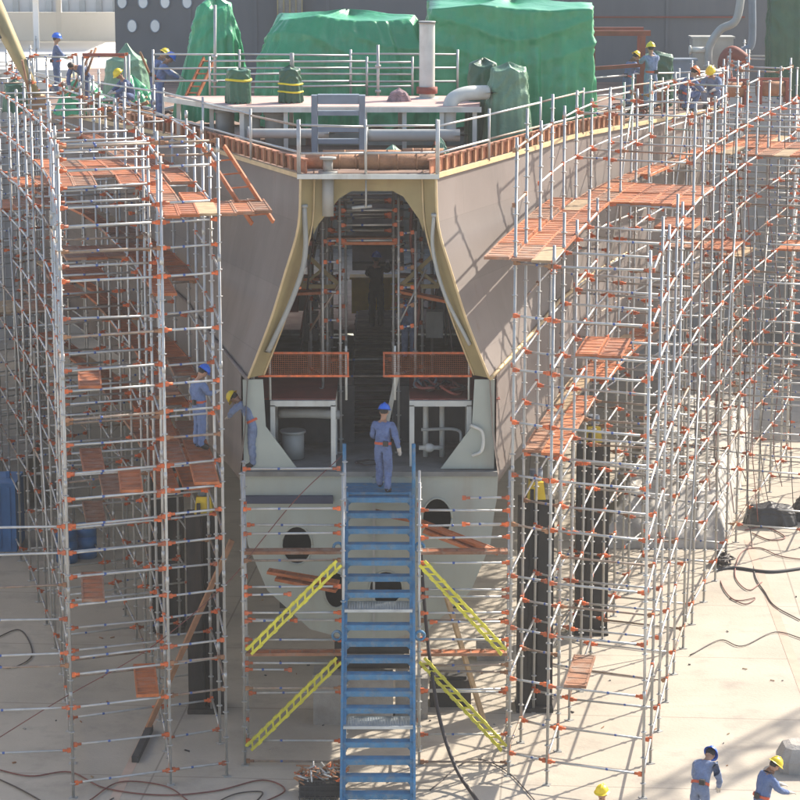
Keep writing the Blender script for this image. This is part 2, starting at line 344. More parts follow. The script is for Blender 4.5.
for s in (-1, 1):
    mb = MB(); n = 14; vs, fs = [], []
    for Y in YS:
        for (h, z) in section(Y): vs.append((CX + s * h, Y, z))
    for i in range(len(YS) - 1):
        for k in range(n - 1):
            a = i * n + k; fs.append((a, a + 1, a + n + 1, a + n))
    up = [f for f in fs if f[0] % n < 8]; lo = [f for f in fs if f[0] % n >= 8]
    o = mb.add(vs, up, 0, True).add(vs, lo, 1, True).build('side_plating', [M_HULL, M_STERN], ship)
    for p in o.data.polygons: p.use_smooth = True
    me = o.data
    # chine is a hard edge
    sh = me.attributes.new('sharp_edge', 'BOOLEAN', 'EDGE')
    for e in me.edges:
        k0, k1 = e.vertices[0] % n, e.vertices[1] % n
        if k0 == k1 and k0 in (5, 7, 8, 10): sh.data[e.index].value = True
    # cream plate edge round the open stern, chine strip, deck edge strip
    tr = [(CX + s * h, 50.985, z) for h, z in section(51)[:6]]
    mb = MB().path(curve_pts(tr, 5), 0.026, 6); mb.build('plate_edge', M_CREAM, ship)
    mb = MB().path([(CX + s * (lerp_tab(CHINE, Y) + 0.03), Y - 0.03, lerp_tab(CZ, Y)) for Y in YS[:9]], 0.045, 6); mb.build('chine_strip', M_CREAM if s > 0 else M_HULL, ship)
    mb = MB()
    dp = [Vector((CX + s * lerp_tab(DECK, Y), Y - 0.02, lerp_tab(DZ, Y))) for Y in YS]
    for p, q in zip(dp, dp[1:]): mb.bar(p + Vector((0, 0, -.02)), q + Vector((0, 0, -.02)), 0.1, 0.09)
    mb.build('deck_edge_strip', M_CREAM, ship)
    # low rusty bulwark with stays
    mb = MB()
    for p, q in zip(dp[:9], dp[1:9]): mb.bar(p + Vector((-s * .12, 0, .16)), q + Vector((-s * .12, 0, .16)), 0.03, 0.26)
    for p, q in zip(dp[:9], dp[1:9]): mb.bar(p + Vector((-s * .12, 0, .31)), q + Vector((-s * .12, 0, .31)), 0.12, 0.035)
    mb.build('bulwark', M_BULW, ship)
    st = MB().box((0, 0, 0), (0.05, 0.09, 0.3)).mesh('stay', M_RUST)
    for Y in [51.3 + i * 0.42 for i in range(32)]:
        place('stay', st, ship, (CX + s * (lerp_tab(DECK, Y) - 0.05), Y, lerp_tab(DZ, Y) + 0.19), (0, 0, -s * 0.35))
# deck
mb = MB(); vs = []
for Y in YS: vs += [(CX - lerp_tab(DECK, Y), Y, lerp_tab(DZ, Y) - 0.03), (CX + lerp_tab(DECK, Y), Y, lerp_tab(DZ, Y) - 0.03)]
mb.add(vs, [(2 * i, 2 * i + 1, 2 * i + 3, 2 * i + 2) for i in range(0, len(YS) - 1) if YS[i] not in (58, 60, 68, 71.5, 75)])
for i in range(len(YS) - 1):
    if YS[i] in (58, 60, 68, 71.5, 75):  # centre openings added out of sight to let sky light into the well
        (ax, ay, az), (bx, by, bz), (cx_, cy_, cz_), (dx_, dy_, dz_) = vs[2 * i], vs[2 * i + 1], vs[2 * i + 2], vs[2 * i + 3]
        mb.add([(ax, ay, az), (CX - 2.4, ay, az), (CX - 2.4, cy_, cz_), (cx_, cy_, cz_)], [(0, 1, 2, 3)])
        mb.add([(CX + 2.4, by, bz), (bx, by, bz), (dx_, dy_, dz_), (CX + 2.4, dy_, dz_)], [(0, 1, 2, 3)])
mb.build('deck', mat('deck_rust', (0.22, 0.14, 0.105), 0.85, 0, 0.3, 1.2, dirt=(0.3, 0.2, 0.15), dirt_amt=0.6), ship)
# pale stern plate with manholes
def plate_with_holes(outer, holes, y):
    bm = bmesh.new(); ed = []
    for loop in [outer] + holes:
        v = [bm.verts.new((x, y, z)) for x, z in loop]
        ed += [bm.edges.new((v[i], v[(i + 1) % len(v)])) for i in range(len(v))]
    bmesh.ops.triangle_fill(bm, edges=ed, use_beauty=True)
    g = bmesh.ops.extrude_face_region(bm, geom=bm.faces[:])
    for v in g['geom']:
        if isinstance(v, bmesh.types.BMVert): v.co.y += 0.04
    bmesh.ops.recalc_face_normals(bm, faces=bm.faces)
    return bm
def oval(px, py, rx, rz, n=20, Y=51): c = at(px, py, Y); return [(c.x + rx * math.cos(2 * math.pi * i / n), c.z + rz * math.sin(2 * math.pi * i / n)) for i in range(n)]
low = section(51)
outer = [(CX - h, z) for h, z in low if z < 5.6] + [(CX + h, z) for h, z in reversed(low[:-1]) if z < 5.6]
outer = [(CX - 2.69, 5.5)] + outer[0:] + [(CX + 2.69, 5.5)]
outer = [p for i, p in enumerate(outer) if i == 0 or abs(p[0] - outer[i - 1][0]) + abs(p[1] - outer[i - 1][1]) > 0.04]
arch = lambda px, py: oval(px, py, 0.3, 0.42)
bm = plate_with_holes(outer, [oval(297, 545, 0.31, 0.40), arch(437, 518), oval(336, 590, 0.24, 0.38), oval(386, 588, 0.34, 0.36)], 50.99)
me = bpy.data.meshes.new('stern_plate'); bm.to_mesh(me); bm.free(); me.materials.append(M_STERN)
o = bpy.data.objects.new('stern_plate', me); COL.objects.link(o); o.parent = ship; o.location = -Vector(ship.location)
mb = MB(); mb.box((CX, 53.2, 3.6), (4.0, 0.1, 3.2)); mb.build('bulkhead', M_DARK, ship)
mb = MB(); mb.bar((CX - 2.6, 50.93, 4.98), (CX - 0.75, 50.93, 4.98), 0.1, 0.16); mb.build('recess_band', mat('recess_navy', (0.03, 0.04, 0.075), 0.6), ship)  # dark bar added for the recessed slot below the ledge, shade in its colour
mb = MB(); mb.bar((CX + 0.1, 50.96, 2.0), (CX + 0.1, 50.96, 5.45), 0.05, 0.05); mb.build('seam_bar', M_PIPE, ship)
for (px, py, rx, rz) in ((297, 545, .31, .40), (437, 518, .3, .42), (336, 590, .24, .38), (386, 588, .34, .36)):
    lp = oval(px, py, rx + .012, rz + .012, 24); MB().path([(x, 50.985, z) for x, z in lp + lp[:1]], .022, 6).build('manhole_rim', M_STERN, ship)
# stern floor and its lip
mb = MB(); mb.box((CX, 59.5, 5.53), (5.36, 17.2, 0.1)); mb.build('stern_floor', mat('floor_grey', (0.2, 0.2, 0.185), 0.8, 0, 0.25, 2, dirt=(0.12, 0.1, 0.08), dirt_amt=0.7), ship)
# ochre frame round the open stern: flange strips and arched top plate
tr = section(51)[:6]
inner = [(h - (0.27 if i < 2 else 0.3), z) for i, (h, z) in enumerate(tr)]
for s in (-1, 1):
    mb = MB(); n = len(tr); vs = [(CX + s * (h - .02), 51.03, z) for h, z in tr] + [(CX + s * h, 51.35, z) for h, z in inner]
    mb.add(vs, [(i, i + 1, n + i + 1, n + i) for i in range(n - 1)])
    vs = [(CX + s * h, 51.35, z) for h, z in inner] + [(CX + s * (h + 0.02), 52.1, z) for h, z in inner]
    mb.add(vs, [(i, i + 1, n + i + 1, n + i) for i in range(n - 1)])
    mb.build('frame_flange', M_OCHRE, ship)
    mb = MB().path(curve_pts([(CX + s * (h - .005), 51.33, z) for h, z in inner], 4), 0.022, 6); mb.build('flange_edge', M_CREAM, ship)
    # rusty red inner wall behind
    vs = [(CX + s * (h + 0.03), 52.1, z) for h, z in inner] + [(CX + s * (h + 0.75), 67.9, z) for h, z in inner]
    MB().add(vs, [(i, i + 1, n + i + 1, n + i) for i in range(n - 1)]).build('inner_wall', M_RED, ship)
    # lower side webs
    mb = MB(); mb.prism([(CX + s * 2.62, 51.1, 5.6), (CX + s * 2.62, 51.1, 7.5), (CX + s * 2.2, 51.1, 7.5), (CX + s * 2.15, 51.1, 6.5), (CX + s * 1.5, 51.1, 5.6)], (0, 0.05, 0))
    mb.build('side_web', M_STERN, ship)
    MB().add([(CX + s * 2.66, 51.16, 5.6), (CX + s * 2.66, 51.16, 7.5), (CX + s * 3.4, 67.9, 7.5), (CX + s * 3.4, 67.9, 5.6)], [(0, 1, 2, 3)]).build('inner_wall', M_RED, ship)
    MB().add([(CX + s * 2.16, 52.1, 7.54), (CX + s * 2.66, 52.1, 7.54), (CX + s * 3.4, 67.9, 7.54), (CX + s * 2.9, 67.9, 7.54)], [(0, 1, 2, 3)]).build('inner_shelf', M_RED, ship)
ap = [(-1.14, 11.7), (-1.14, 10.5), (-1.03, 10.72), (-0.6, 11.25), (-0.35, 11.4), (0.5, 11.4), (0.72, 11.28), (1.04, 10.82), (1.14, 10.55), (1.14, 11.7)]
MB().prism([(CX + x, 51.36, z) for x, z in ap], (0, 0.06, 0)).build('arch_plate', M_OCHRE, ship)
ap2 = [(-1.2, 11.6), (-1.2, 10.35), (-1.1, 10.55), (-0.6, 11.2), (0.6, 11.2), (1.1, 10.55), (1.2, 10.35), (1.2, 11.6)]
for yy in (53.3, 55.6, 58.4): MB().prism([(CX + x * 1.05, yy, z) for x, z in ap2], (0, 0.05, 0)).build('web_frame', M_OCHRE, ship)
MB().bar((CX - 1.45, 50.97, 11.74), (CX + 1.45, 50.97, 11.74), 0.06, 0.1).build('stern_beam', M_WHITE, ship)
# ochre triangular brackets inside
for s in (-1, 1):
    mb = MB(); y = 54.2
    a, b, c = Vector((CX + s * 1.45, y, 9.75)), Vector((CX + s * 1.5, y, 9.0)), Vector((CX + s * 0.65, y, 9.0))
    mb.bar(a, b, .06, .09).bar(b, c, .06, .09).bar(a, c, .06, .09).bar((a + c) / 2, b, .05, .06); mb.build('bracket', M_OCHRE, ship)
# shelves with white front frames, left and right
for s, (x0, x1) in ((-1, (-2.72, -1.35)), (1, (0.2, 1.5))):
    mb = MB(); z = 6.93
    for yy in (51.45, 52.6):
        mb = MB()
        for x in (x0 + .05, x1 - .05): mb.box((x, yy, 6.24), (0.1, 0.1, 1.31))
        mb.bar((x0, yy, z), (x1, yy, z), 0.1, 0.12); mb.build('shelf_frame', M_WHITE, ship)
    MB().box(((x0 + x1) / 2 + s * .3, 53.0, z + .075), (x1 - x0 + 0.6, 3.0, 0.02)).build('shelf_plate', M_RED, ship)
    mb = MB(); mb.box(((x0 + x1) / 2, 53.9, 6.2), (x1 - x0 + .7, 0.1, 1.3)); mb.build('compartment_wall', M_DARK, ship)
# walkway, stair of slats and end bulkhead inside the well
slat = MB().box((0, 0, 0), (0.95, 0.2, 0.04)).mesh('walkway_slat', mat('slat_dark', (.09, .075, .055), .85, 0, .4, 6))
for i in range(13): place('walkway_slat', slat, ship, (CX + 0.06 + random.uniform(-.04, .04), 54.3 + i * 0.3, 5.72 + i * 0.118))
for i in range(17): place('walkway_slat', slat, ship, (CX + 0.06 + random.uniform(-.05, .05), 58.3 + i * 0.235, 7.2))
for x in (-0.42, 0.52):
    MB().bar((CX + x, 54.1, 5.62), (CX + x, 58.2, 7.16), 0.05, 0.14).bar((CX + x, 58.2, 7.16), (CX + x, 62, 7.16), 0.05, 0.12).build('walkway_stringer', M_DARK, ship)
mat('bulkhead_grey', (0.2, 0.2, 0.19), 0.75, 0, 0.25, 1.5, dirt=(.3, .2, .12), dirt_amt=.6, dscale=.8)
MB().box((CX, 79.0, 8.5), (9, 0.15, 6)).build('well_bulkhead', MATS['bulkhead_grey'], ship)
for s in (-1, 1): MB().box((CX + s * 3.6, 73.5, 8.5), (0.1, 11, 6)).build('well_side', MATS['bulkhead_grey'], ship)
MB().box((CX + .1, 62.4, 9.15), (1.3, 0.08, 1.9)).build('hanging_panel', mat('panel_dark', (.34, .34, .33), .7, 0, .3, 2), ship)
for k in range(4): MB().box((CX + .1, 62.34, 8.4 + k * .45), (1.3, 0.06, .05)).build('panel_stiffener', M_DARK, ship)
# pipes on the stern edges
def pipe(name, pts, r, m, parent=None, n=7, seg=12, flanges=(), **k):
    P = curve_pts(pts, n) if len(pts) > 2 else [Vector(p) for p in pts]
    mb = MB().path(P, r, seg)
    for i in flanges:
        p = P[i]; d = (P[min(i + 1, len(P) - 1)] - P[max(i - 1, 0)]).normalized()
        mb.tube(p - d * 0.03, p + d * 0.03, r * 1.45, seg)
    return mb.build(name, m, parent)
pipe('edge_pipe', [at(304, 206, 51.1), at(305, 255, 51.1), at(293, 297, 51.1), at(268, 352, 51.1)], 0.055, M_PIPE, ship, flanges=(0, -1))
pipe('edge_pipe', [at(434, 215, 51.0), at(433, 250, 51.1), at(445, 295, 51.1), at(470, 345, 51.1)], 0.04, M_PIPE, ship, flanges=(0,))
mb = MB(); a = at(328, 216, 51.2); b = at(328, 174, 51.2)
mb.tube(a, b, 0.12, 14).tube(b, b + Vector((0, 0, .06)), .2, 14).tube(b + Vector((0, 0, .3)), b + Vector((0, 0, .35)), .17, 14).tube(b, b + Vector((0, 0, .32)), .1, 14); mb.build('drain_pipe', M_PIPE, ship)
mb = MB().tube(at(366, 180, 51.2), at(366, 208, 51.2), 0.02).tube(at(352, 208, 51.3), at(372, 206, 51.3), 0.035); mb.build('hook_bar', M_PIPE, ship)
# equipment inside the left compartment
mb = MB(); c = at(293, 458, 52.2); c.z = 5.6
mb.tube(c, c + Vector((0, 0, .55)), .24, 16).tube(c + Vector((0, 0, .55)), c + Vector((0, 0, .6)), .28, 16)
tag(mb.build('steel_drum', M_PIPE, None, c), 'small grey lidded drum under the left white frame in the stern', 'drum')
pipe('valve_pipe', [(-2.6, 52.5, 6.5), (-1.9, 52.5, 6.5), (-1.3, 52.6, 6.45)], 0.1, M_PIPE, ship)
pipe('valve_pipe', [(0.45, 52.0, 6.25), (1.2, 52.0, 6.25), (1.3, 52.0, 6.0), (1.3, 52.0, 5.6)], 0.035, M_PIPE, ship)
mb = MB()
for x in (0.55, 0.9): mb.tube((x, 52.3, 5.6), (x, 52.3, 6.85), 0.06)
mb.ellipsoid((0.62, 51.8, 5.9), (.12, .1, .1)); mb.tube((.4, 51.8, 5.9), (.9, 51.8, 5.9), .05); mb.build('pump_pipework', M_WHITE, ship)
pipe('loop_pipe', [at(470, 425, 51.0), at(482, 432, 51.0), at(482, 450, 51.0), at(472, 456, 51.0)], 0.035, M_WHITE, ship)
# tangle of hoses and tools on the right shelf
for i in range(9):
    x, y = random.uniform(.35, 1.35), random.uniform(51.5, 53)
    pts = [(x + .28 * math.cos(k * 1.3 + i) * random.uniform(.5, 1), y + .28 * math.sin(k * 1.3 + i), 7.05 + random.uniform(0, .22)) for k in range(6)]
    o = MB().path(curve_pts(pts, 5), 0.03, 6).build('hose_coil', [M_HOSER, M_HOSE, M_RED, M_BGREY][i % 4])
    tag(o, 'coil of hose in the tangle on the right stern shelf', 'hose', 'hoses tangled on the right stern shelf')
# cables, pipes and boxes along the inner walls of the well
rr = random.Random(77)
for k in range(12):
    sdd = rr.choice((-1, 1)); y = rr.uniform(53.5, 61); x = CX + sdd * rr.uniform(.95, 1.7); z1 = rr.uniform(8.5, 10.6)
    P = [(x, y, 11.3), (x + rr.uniform(-.1, .1), y, (z1 + 11.3) / 2), (x + rr.uniform(-.15, .15), y + .1, z1), (x + rr.uniform(-.2, .2), y + rr.uniform(0, .5), 7.6)]
    pipe('hanging_cable', P, rr.uniform(.018, .04), rr.choice((M_HOSE, M_HOSER, M_DARK, M_PIPE)), ship, seg=6)
for k in range(8):
    sdd = rr.choice((-1, 1)); y = rr.uniform(54, 61)
    MB().box((CX + sdd * rr.uniform(1.3, 2.0), y, 7.55 + .3), (rr.uniform(.3, .6), rr.uniform(.3, .6), .6)).build('equipment_box', rr.choice((M_DARK, M_RED, M_BGREY, M_PIPE)), ship)
for z in (8.0, 8.7, 9.4, 10.1):
    for sdd in (-1, 1): MB().bar((CX + sdd * (2.15 - (z - 8) * .42), 53, z), (CX + sdd * (2.75 - (z - 8) * .42), 67, z), .07, .09).build('stringer', M_RED, ship)
# ladders / tower inside the well are built with the scaffolds below

# ------------------------------------------------------------------ scaffold kit
LEDG, POSTM = {}, {}
def ledger_mesh(L, orange=True, sl=.15, old=False):
    k = (round(L / 0.04), orange, sl, old)
    if k in LEDG: return LEDG[k]
    L = k[0] * 0.04; mb = MB(); mb.tube((0.03, 0, 0), (L - 0.03, 0, 0), 0.024, 6, 0)
    if orange:
        for x, d in ((0.035, 1), (L - 0.035, -1)):
            mb.tube((x, 0, 0), (x + d * sl, 0, 0), 0.03, 6, 1)
            mb.box((x + d * 0.03, 0, 0), (0.075, 0.06, 0.085), None, 1)
        mb.tube((L * 0.36, 0, 0), (L * 0.36 + 0.05, 0, 0), 0.0255, 6, 2)
    LEDG[k] = mb.mesh('ledger', [M_GALVR if old else M_GALV, M_RUST if old else M_ORANGE, M_MARK]); return LEDG[k]
def post_mesh(H):
    k = round(H / 0.1)
    if k in POSTM: return POSTM[k]
    H = k * 0.1; mb = MB(); mb.path([(0, 0, 0.02), (0, 0, H)], 0.03, 7)
    z = 0.3
    while z < H:
        mb.tube((0, 0, z - .008), (0, 0, z + .008), 0.062, 7); z += 0.525
    z = 2.1
    while z < H: mb.tube((0, 0, z - .07), (0, 0, z + .07), 0.037, 7); z += 2.1
    mb.box((0, 0, 0.008), (.15, .15, .014))
    POSTM[k] = mb.mesh('post', M_GALV); return POSTM[k]
def post(root, p, z0, z1, name='post'):
    return place(name, post_mesh(z1 - z0), root, (p[0], p[1], z0), (random.gauss(0, .002), random.gauss(0, .002), random.uniform(0, 6)))
def ledger(root, p, q, name='ledger', orange=True, sl=.15):
    p, q = Vector(p), Vector(q); d = q - p
    p, q = p + Vector((0, 0, random.gauss(0, .012))), q + Vector((0, 0, random.gauss(0, .012))); d = q - p
    o = place(name, ledger_mesh(d.length, orange, sl, random.random() < .14), root, p)
    o.rotation_mode = 'QUATERNION'; o.rotation_quaternion = Vector((1, 0, 0)).rotation_difference(d.normalized()); return o
PLK = {}
def plank_mesh(L, W, kind=0):
    k = (round(L / 0.05), round(W / 0.02), kind)
    if k in PLK: return PLK[k]
    L = k[0] * 0.05; mb = MB()
    if kind == 1: mb.box((L / 2, 0, 0.0), (L, W, 0.045), None, 0); PLK[k] = mb.mesh('plank', M_WOODP); return PLK[k]
    mb.box((L / 2, 0, 0.012), (L - .04, W - .05, 0.012), None, 0)
    for s in (-1, 1): mb.box((L / 2, s * (W / 2 - .018), 0), (L, 0.034, 0.06), None, 1)
    n = 6
    for i in range(n): mb.box(((i + .5) * L / n, 0, .016), (0.035, W - .07, 0.022), None, 1)
    for x in (0.02, L - .02): mb.box((x, 0, 0), (0.04, W - .07, .058), None, 1)
    PLK[k] = mb.mesh('plank', [[M_PLANK, M_PLANKR], None, [M_PLANK2, M_PLANK2], [M_PLANK, M_PLANK2]][kind]); return PLK[k]
def plank(root, p, q, W=0.42, kind=None, name='plank'):
    if kind is None: kind = random.choice((0, 0, 0, 2, 3, 0, 1 if W < .45 else 2))
    p, q = Vector(p), Vector(q); d = q - p; L = d.length
    x = d.normalized(); y = Vector((0, 0, 1)).cross(x).normalized(); z = x.cross(y)
    o = place(name, plank_mesh(L, W, kind), root, p); o.rotation_euler = Matrix((x, y, z)).transposed().to_euler(); return o
def deck_bay(root, a0, a1, b0, b1, z, n, W=None, skip=0.0):
    """n planks side by side, running from edge a0-b0 to edge a1-b1"""
    a0, a1, b0, b1 = map(Vector, (a0, a1, b0, b1))
    for i in range(n):
        if random.random() < skip: continue
        t = (i + .5) / n
        p, q = a0.lerp(b0, t), a1.lerp(b1, t)
        wd = W or ((b0 - a0).length / n - 0.015)
        dz = random.uniform(0, 0.02)
        plank(root, (p.x, p.y, z + .05 + dz), (q.x, q.y, z + .05 + dz + random.uniform(-.008, .008)), min(wd, .5))

RX = [(46.6, 4.76), (49.2, 5.2), (54.7, 6.23), (58.9, 7.14), (62.9, 8.2), (68.2, 9.6), (76, 12.0), (84, 13.4)]
LX = [(46.6, -6.4), (49.2, -6.75), (55.6, -7.85), (62.5, -9.5), (68, -11.0), (76, -13.0), (84, -14.3)]
RLEV = [.5, 2.05, 3.1, 4.15, 5.2, 6.2, 7.25, 8.3, 9.35, 10.4, 11.45, 12.5]
LLEV = [.3, 1.85, 2.85, 3.9, 4.95, 6.0, 7.05, 8.1, 9.15, 10.2, 11.25, 12.3]
def rows(side, i):
    Y = 46.6 + 2.03 * i
    if side > 0: o = [(lerp_tab(RX, Y), Y), (lerp_tab(RX, Y) - 1.84, Y + .75), (lerp_tab(RX, Y) - 2.58, Y + 1.3)]
    else: o = [(lerp_tab(LX, Y), Y), (lerp_tab(LX, Y) + 1.84, Y + .75), (lerp_tab(LX, Y) + 2.92, Y + 1.25)]
    need = [1.55, 0.85, 0.3]
    out = []
    for (x, y), nd in zip(o, need):
        lim = (hullmax(y) if y >= 51 else 0) + nd
        hx = max(abs(x - CX), lim); out.append((CX + side * hx, y))
    return out
def top_of(side, i, r):
    Y = 46.6 + 2.03 * i
    if side > 0:
        if i <= 4: return (10.75, 10.75, 12.75)[r] + (0.5 * (i % 2))
        return 12.55 + 0.25 * ((i * 7 + r * 3) % 3) - (.2 if r == 0 else 0)
    if i <= 3: return 12.85 - .3 * ((i + r) % 2)
    return 12.4 + 0.3 * ((i * 5 + r) % 3)
def build_scaffold(side, i0, i1, label, levels):
    P = {i: rows(side, i) for i in range(i0 - 1 if i0 else 0, i1 + 1)}
    r0 = P[i0][0]
    root = thing('scaffold', (r0[0], r0[1], 0), label, 'scaffold', 'scaffold runs along the hull')
    rnd = random.Random(side * 100 + i0 + 7)
    for i in range(i0, i1 + 1):
        for r in range(3): post(root, P[i][r], 0, top_of(side, i, r))
        for li, z in enumerate(levels):
            for r in range(2):
                if z < min(top_of(side, i, r), top_of(side, i, r + 1)) and (i == 0 or rnd.random() < .8):
                    ledger(root, (*P[i][r], z), (*P[i][r + 1], z), 'crossbar')
    for i in range(i0, i1 + 1):
        if i == 0: continue
        for li, z in enumerate(levels):
            for r in range(3):
                if z < min(top_of(side, i, r), top_of(side, i - 1, r)) and rnd.random() < (.96, .55, .8)[r]:
                    zz = z + (.07 if r == 1 else .05)
                    ledger(root, (*P[i - 1][r], zz), (*P[i][r], zz), 'ledger', True, .06)
    return root, P

scaf = {}
scaf['r0'] = build_scaffold(1, 0, 4, 'sunlit front end of the scaffold on the right of the blue stairs', RLEV)
scaf['r1'] = build_scaffold(1, 5, 9, 'middle stretch of the sunlit scaffold along the right side of the hull', RLEV)
scaf['r2'] = build_scaffold(1, 10, 18, 'farthest stretch of the scaffold at the right edge of the picture', RLEV)
scaf['l0'] = build_scaffold(-1, 0, 4, 'shaded front end of the scaffold on the left of the blue stairs', LLEV)
scaf['l1'] = build_scaffold(-1, 5, 9, 'middle stretch of the shaded scaffold along the left side of the hull', LLEV)
scaf['l2'] = build_scaffold(-1, 10, 18, 'farthest stretch of the scaffold at the left edge of the picture', LLEV)
rx_ = [(rows(1, i)[0][0] + 1.75, rows(1, i)[0][1] - .55) for i in range(10, 19)]
rt = thing('scaffold', (rx_[0][0], rx_[0][1], 0), 'extra outer bay of scaffold cut off by the right edge of the picture', 'scaffold', 'scaffold runs along the hull')
for k, p in enumerate(rx_):
    post(rt, p, 0, 12.4 + .3 * (k % 2))
    for z in RLEV[:-1]:
        if random.random() < .85: ledger(rt, (*rows(1, 10 + k)[0], z), (*p, z), 'crossbar')
        if k and random.random() < .9: ledger(rt, (*rx_[k - 1], z + .05), (*p, z + .05), 'ledger', True, .06)
scaf['r3'] = (rt, None)
def RP(side, i): return rows(side, i)
def sroot(side, i): return scaf[('r' if side > 0 else 'l') + ('0' if i <= 4 else '1' if i <= 9 else '2')][0]
# front faces carry extra guard rails
P0 = RP(-1, 0)
for z in (1.07, 2.5, 4.45, 5.5, 6.5, 7.55, 8.5, 10.75, 11.6, 12.75):
    for r in (0, 1):
        if r == 1 and z in (1.07, 4.45, 8.5): continue
        ledger(sroot(-1, 0), (*P0[r], z), (*P0[r + 1], z), 'crossbar')
P1 = RP(-1, 1)
for z in (2.4, 5.5, 11.75, 12.6): ledger(sroot(-1, 0), (*P1[0], z), (*P1[1], z), 'crossbar')
# lower bay running out of the picture on the left
xl = (P0[0][0] - 2.1, P0[0][1] - .25)
post(sroot(-1, 0), xl, 0, 6.0)
for z in (.98, 1.85, 2.7, 2.95, 3.65, 4.3, 4.95, 5.5): ledger(sroot(-1, 0), (*xl, z), (*P0[0], z), 'crossbar')
# planked decks, right
for i in range(0, 5):        # upper deck along the hull, z 10.4
    A, B = RP(1, i), RP(1, i + 1)
    if i == 0:
        A = [A[0], A[1], A[2]]
    deck_bay(sroot(1, i + 1), A[2], B[2], A[1], B[1], RLEV[9], 2)
    ex = lambda p, d: (p[0] - d, p[1] + d * .5)
    deck_bay(sroot(1, i + 1), ex(A[2], .62), ex(B[2], .62), A[2], B[2], RLEV[9], 1)
for i in range(5, 12):
    A, B = RP(1, i), RP(1, i + 1)
    deck_bay(sroot(1, i + 1), A[2], B[2], A[1], B[1], RLEV[9], 2, skip=.1)
    if i in (5, 6): deck_bay(sroot(1, i + 1), A[1], B[1], A[0], B[0], RLEV[9], 4, skip=.08)
for i in range(1, 9):        # lower deck, z 6.2
    A, B = RP(1, i), RP(1, i + 1)
    deck_bay(sroot(1, i + 1), A[2], B[2], A[1], B[1], RLEV[5], 2, skip=.05)
for i, li, sk in ((7, 8, .3), (9, 7, .3), (11, 9, .2), (12, 9, .1), (13, 9, .2), (12, 6, .4)):
    A, B = RP(1, i), RP(1, i + 1)
    deck_bay(sroot(1, i + 1), A[1], B[1], A[0], B[0], RLEV[li], 4, skip=sk)
def single(side, i, t0, li, W=.45, n=1, z=None):
    A, B = RP(side, i), RP(side, i + 1); z = z if z is not None else (RLEV if side > 0 else LLEV)[li]
    for k in range(n):
        t = t0 + k * .25
        p = Vector(A[0]).lerp(Vector(A[1]), t); q = Vector(B[0]).lerp(Vector(B[1]), t)
        plank(sroot(side, i + 1), (p.x, p.y, z + .05), (q.x, q.y, z + .06), W)
single(1, 0, .72, 1); single(1, 1, .5, 7, n=2)
single(-1, 0, .27, 7); single(-1, 0, .66, 5); single(-1, 0, .25, 3); single(-1, 0, .78, 1)
single(-1, 1, .3, 5); single(-1, 2, .55, 4); single(-1, 3, .4, 3)
A, B = RP(-1, 0), RP(-1, 1)
deck_bay(sroot(-1, 1), Vector(A[1]).lerp(Vector(A[2]), .45), Vector(B[1]).lerp(Vector(B[2]), .45), A[2], B[2], LLEV[5], 1)
for i in range(1, 5):
    A, B = RP(-1, i), RP(-1, i + 1)
    deck_bay(sroot(-1, i + 1), A[1], B[1], A[2], B[2], LLEV[5], 2, skip=.05)
# planked decks, left
A, B = RP(-1, 0), RP(-1, 1)
deck_bay(sroot(-1, 1), A[1], B[1], A[2], B[2], LLEV[10] + .02, 3)
ex = lambda p, d: (p[0] + d, p[1] + d * .45)
deck_bay(sroot(-1, 1), A[2], B[2], ex(A[2], 1.0), ex(B[2], 1.0), LLEV[10] + .02, 3)
for i in range(1, 9):
    A, B = RP(-1, i), RP(-1, i + 1)
    deck_bay(sroot(-1, i + 1), A[1], B[1], A[2], B[2], LLEV[10], 2, skip=.12)
for i in range(3, 6):
    A, B = RP(-1, i), RP(-1, i + 1)
    deck_bay(sroot(-1, i + 1), A[0], B[0], A[1], B[1], LLEV[10], 4, skip=.1)
for li in (8, 6, 4):
    for i in range(2, 12):
        A, B = RP(-1, i), RP(-1, i + 1)
        deck_bay(sroot(-1, i + 1), A[1], B[1], A[2], B[2], LLEV[li], 2, skip=.15)
for i, li in ((5, 8), (7, 7), (9, 6), (8, 9), (10, 8), (11, 5)):
    A, B = RP(-1, i), RP(-1, i + 1); deck_bay(sroot(-1, i + 1), A[0], B[0], A[1], B[1], LLEV[li], 4, skip=.2)
for k in (1, 2, 3, 5):
    A, B = rows(1, 10 + k)[0], rows(1, 11 + k)[0]; deck_bay(rt, A, B, rx_[k], rx_[k + 1], RLEV[9 if k != 3 else 6], 4, skip=.15)
# diagonal braces
for side, i, r, z0, z1 in ((1, 5, 0, .6, 6.2), (1, 8, 0, 4.2, 9.4), (1, 11, 0, 2, 8.3), (-1, 5, 0, .5, 6), (-1, 8, 0, 3.9, 9), (1, 7, 2, 8.3, 12.4), (1, 9, 1, 8.3, 12.4), (-1, 11, 0, 1, 7)):
    A, B = RP(side, i)[r], RP(side, i + 1)[r]
    ledger(sroot(side, i + 1), (A[0] + .05 * side, A[1], z0), (B[0] + .05 * side, B[1], z1), 'brace', False)
# orange stair unit on the upper left deck
g = thing('access_ladder', tuple(at(225, 205, 50.2)), 'orange steel access ladder leaning on the upper left scaffold deck', 'ladder')
a0, a1 = at(203, 148, 50.6), at(252, 224, 49.4); sh = Vector((.42, .1, .03))
for d in (Vector((0, 0, 0)), sh): MB().bar(a0 + d, a1 + d, .04, .09).build('rail', M_PLANKR, g)
for k in range(1, 6):
    p = a0.lerp(a1, k / 5.6); MB().bar(p, p + sh, .05, .03).build('rung', M_PLANKR, g)

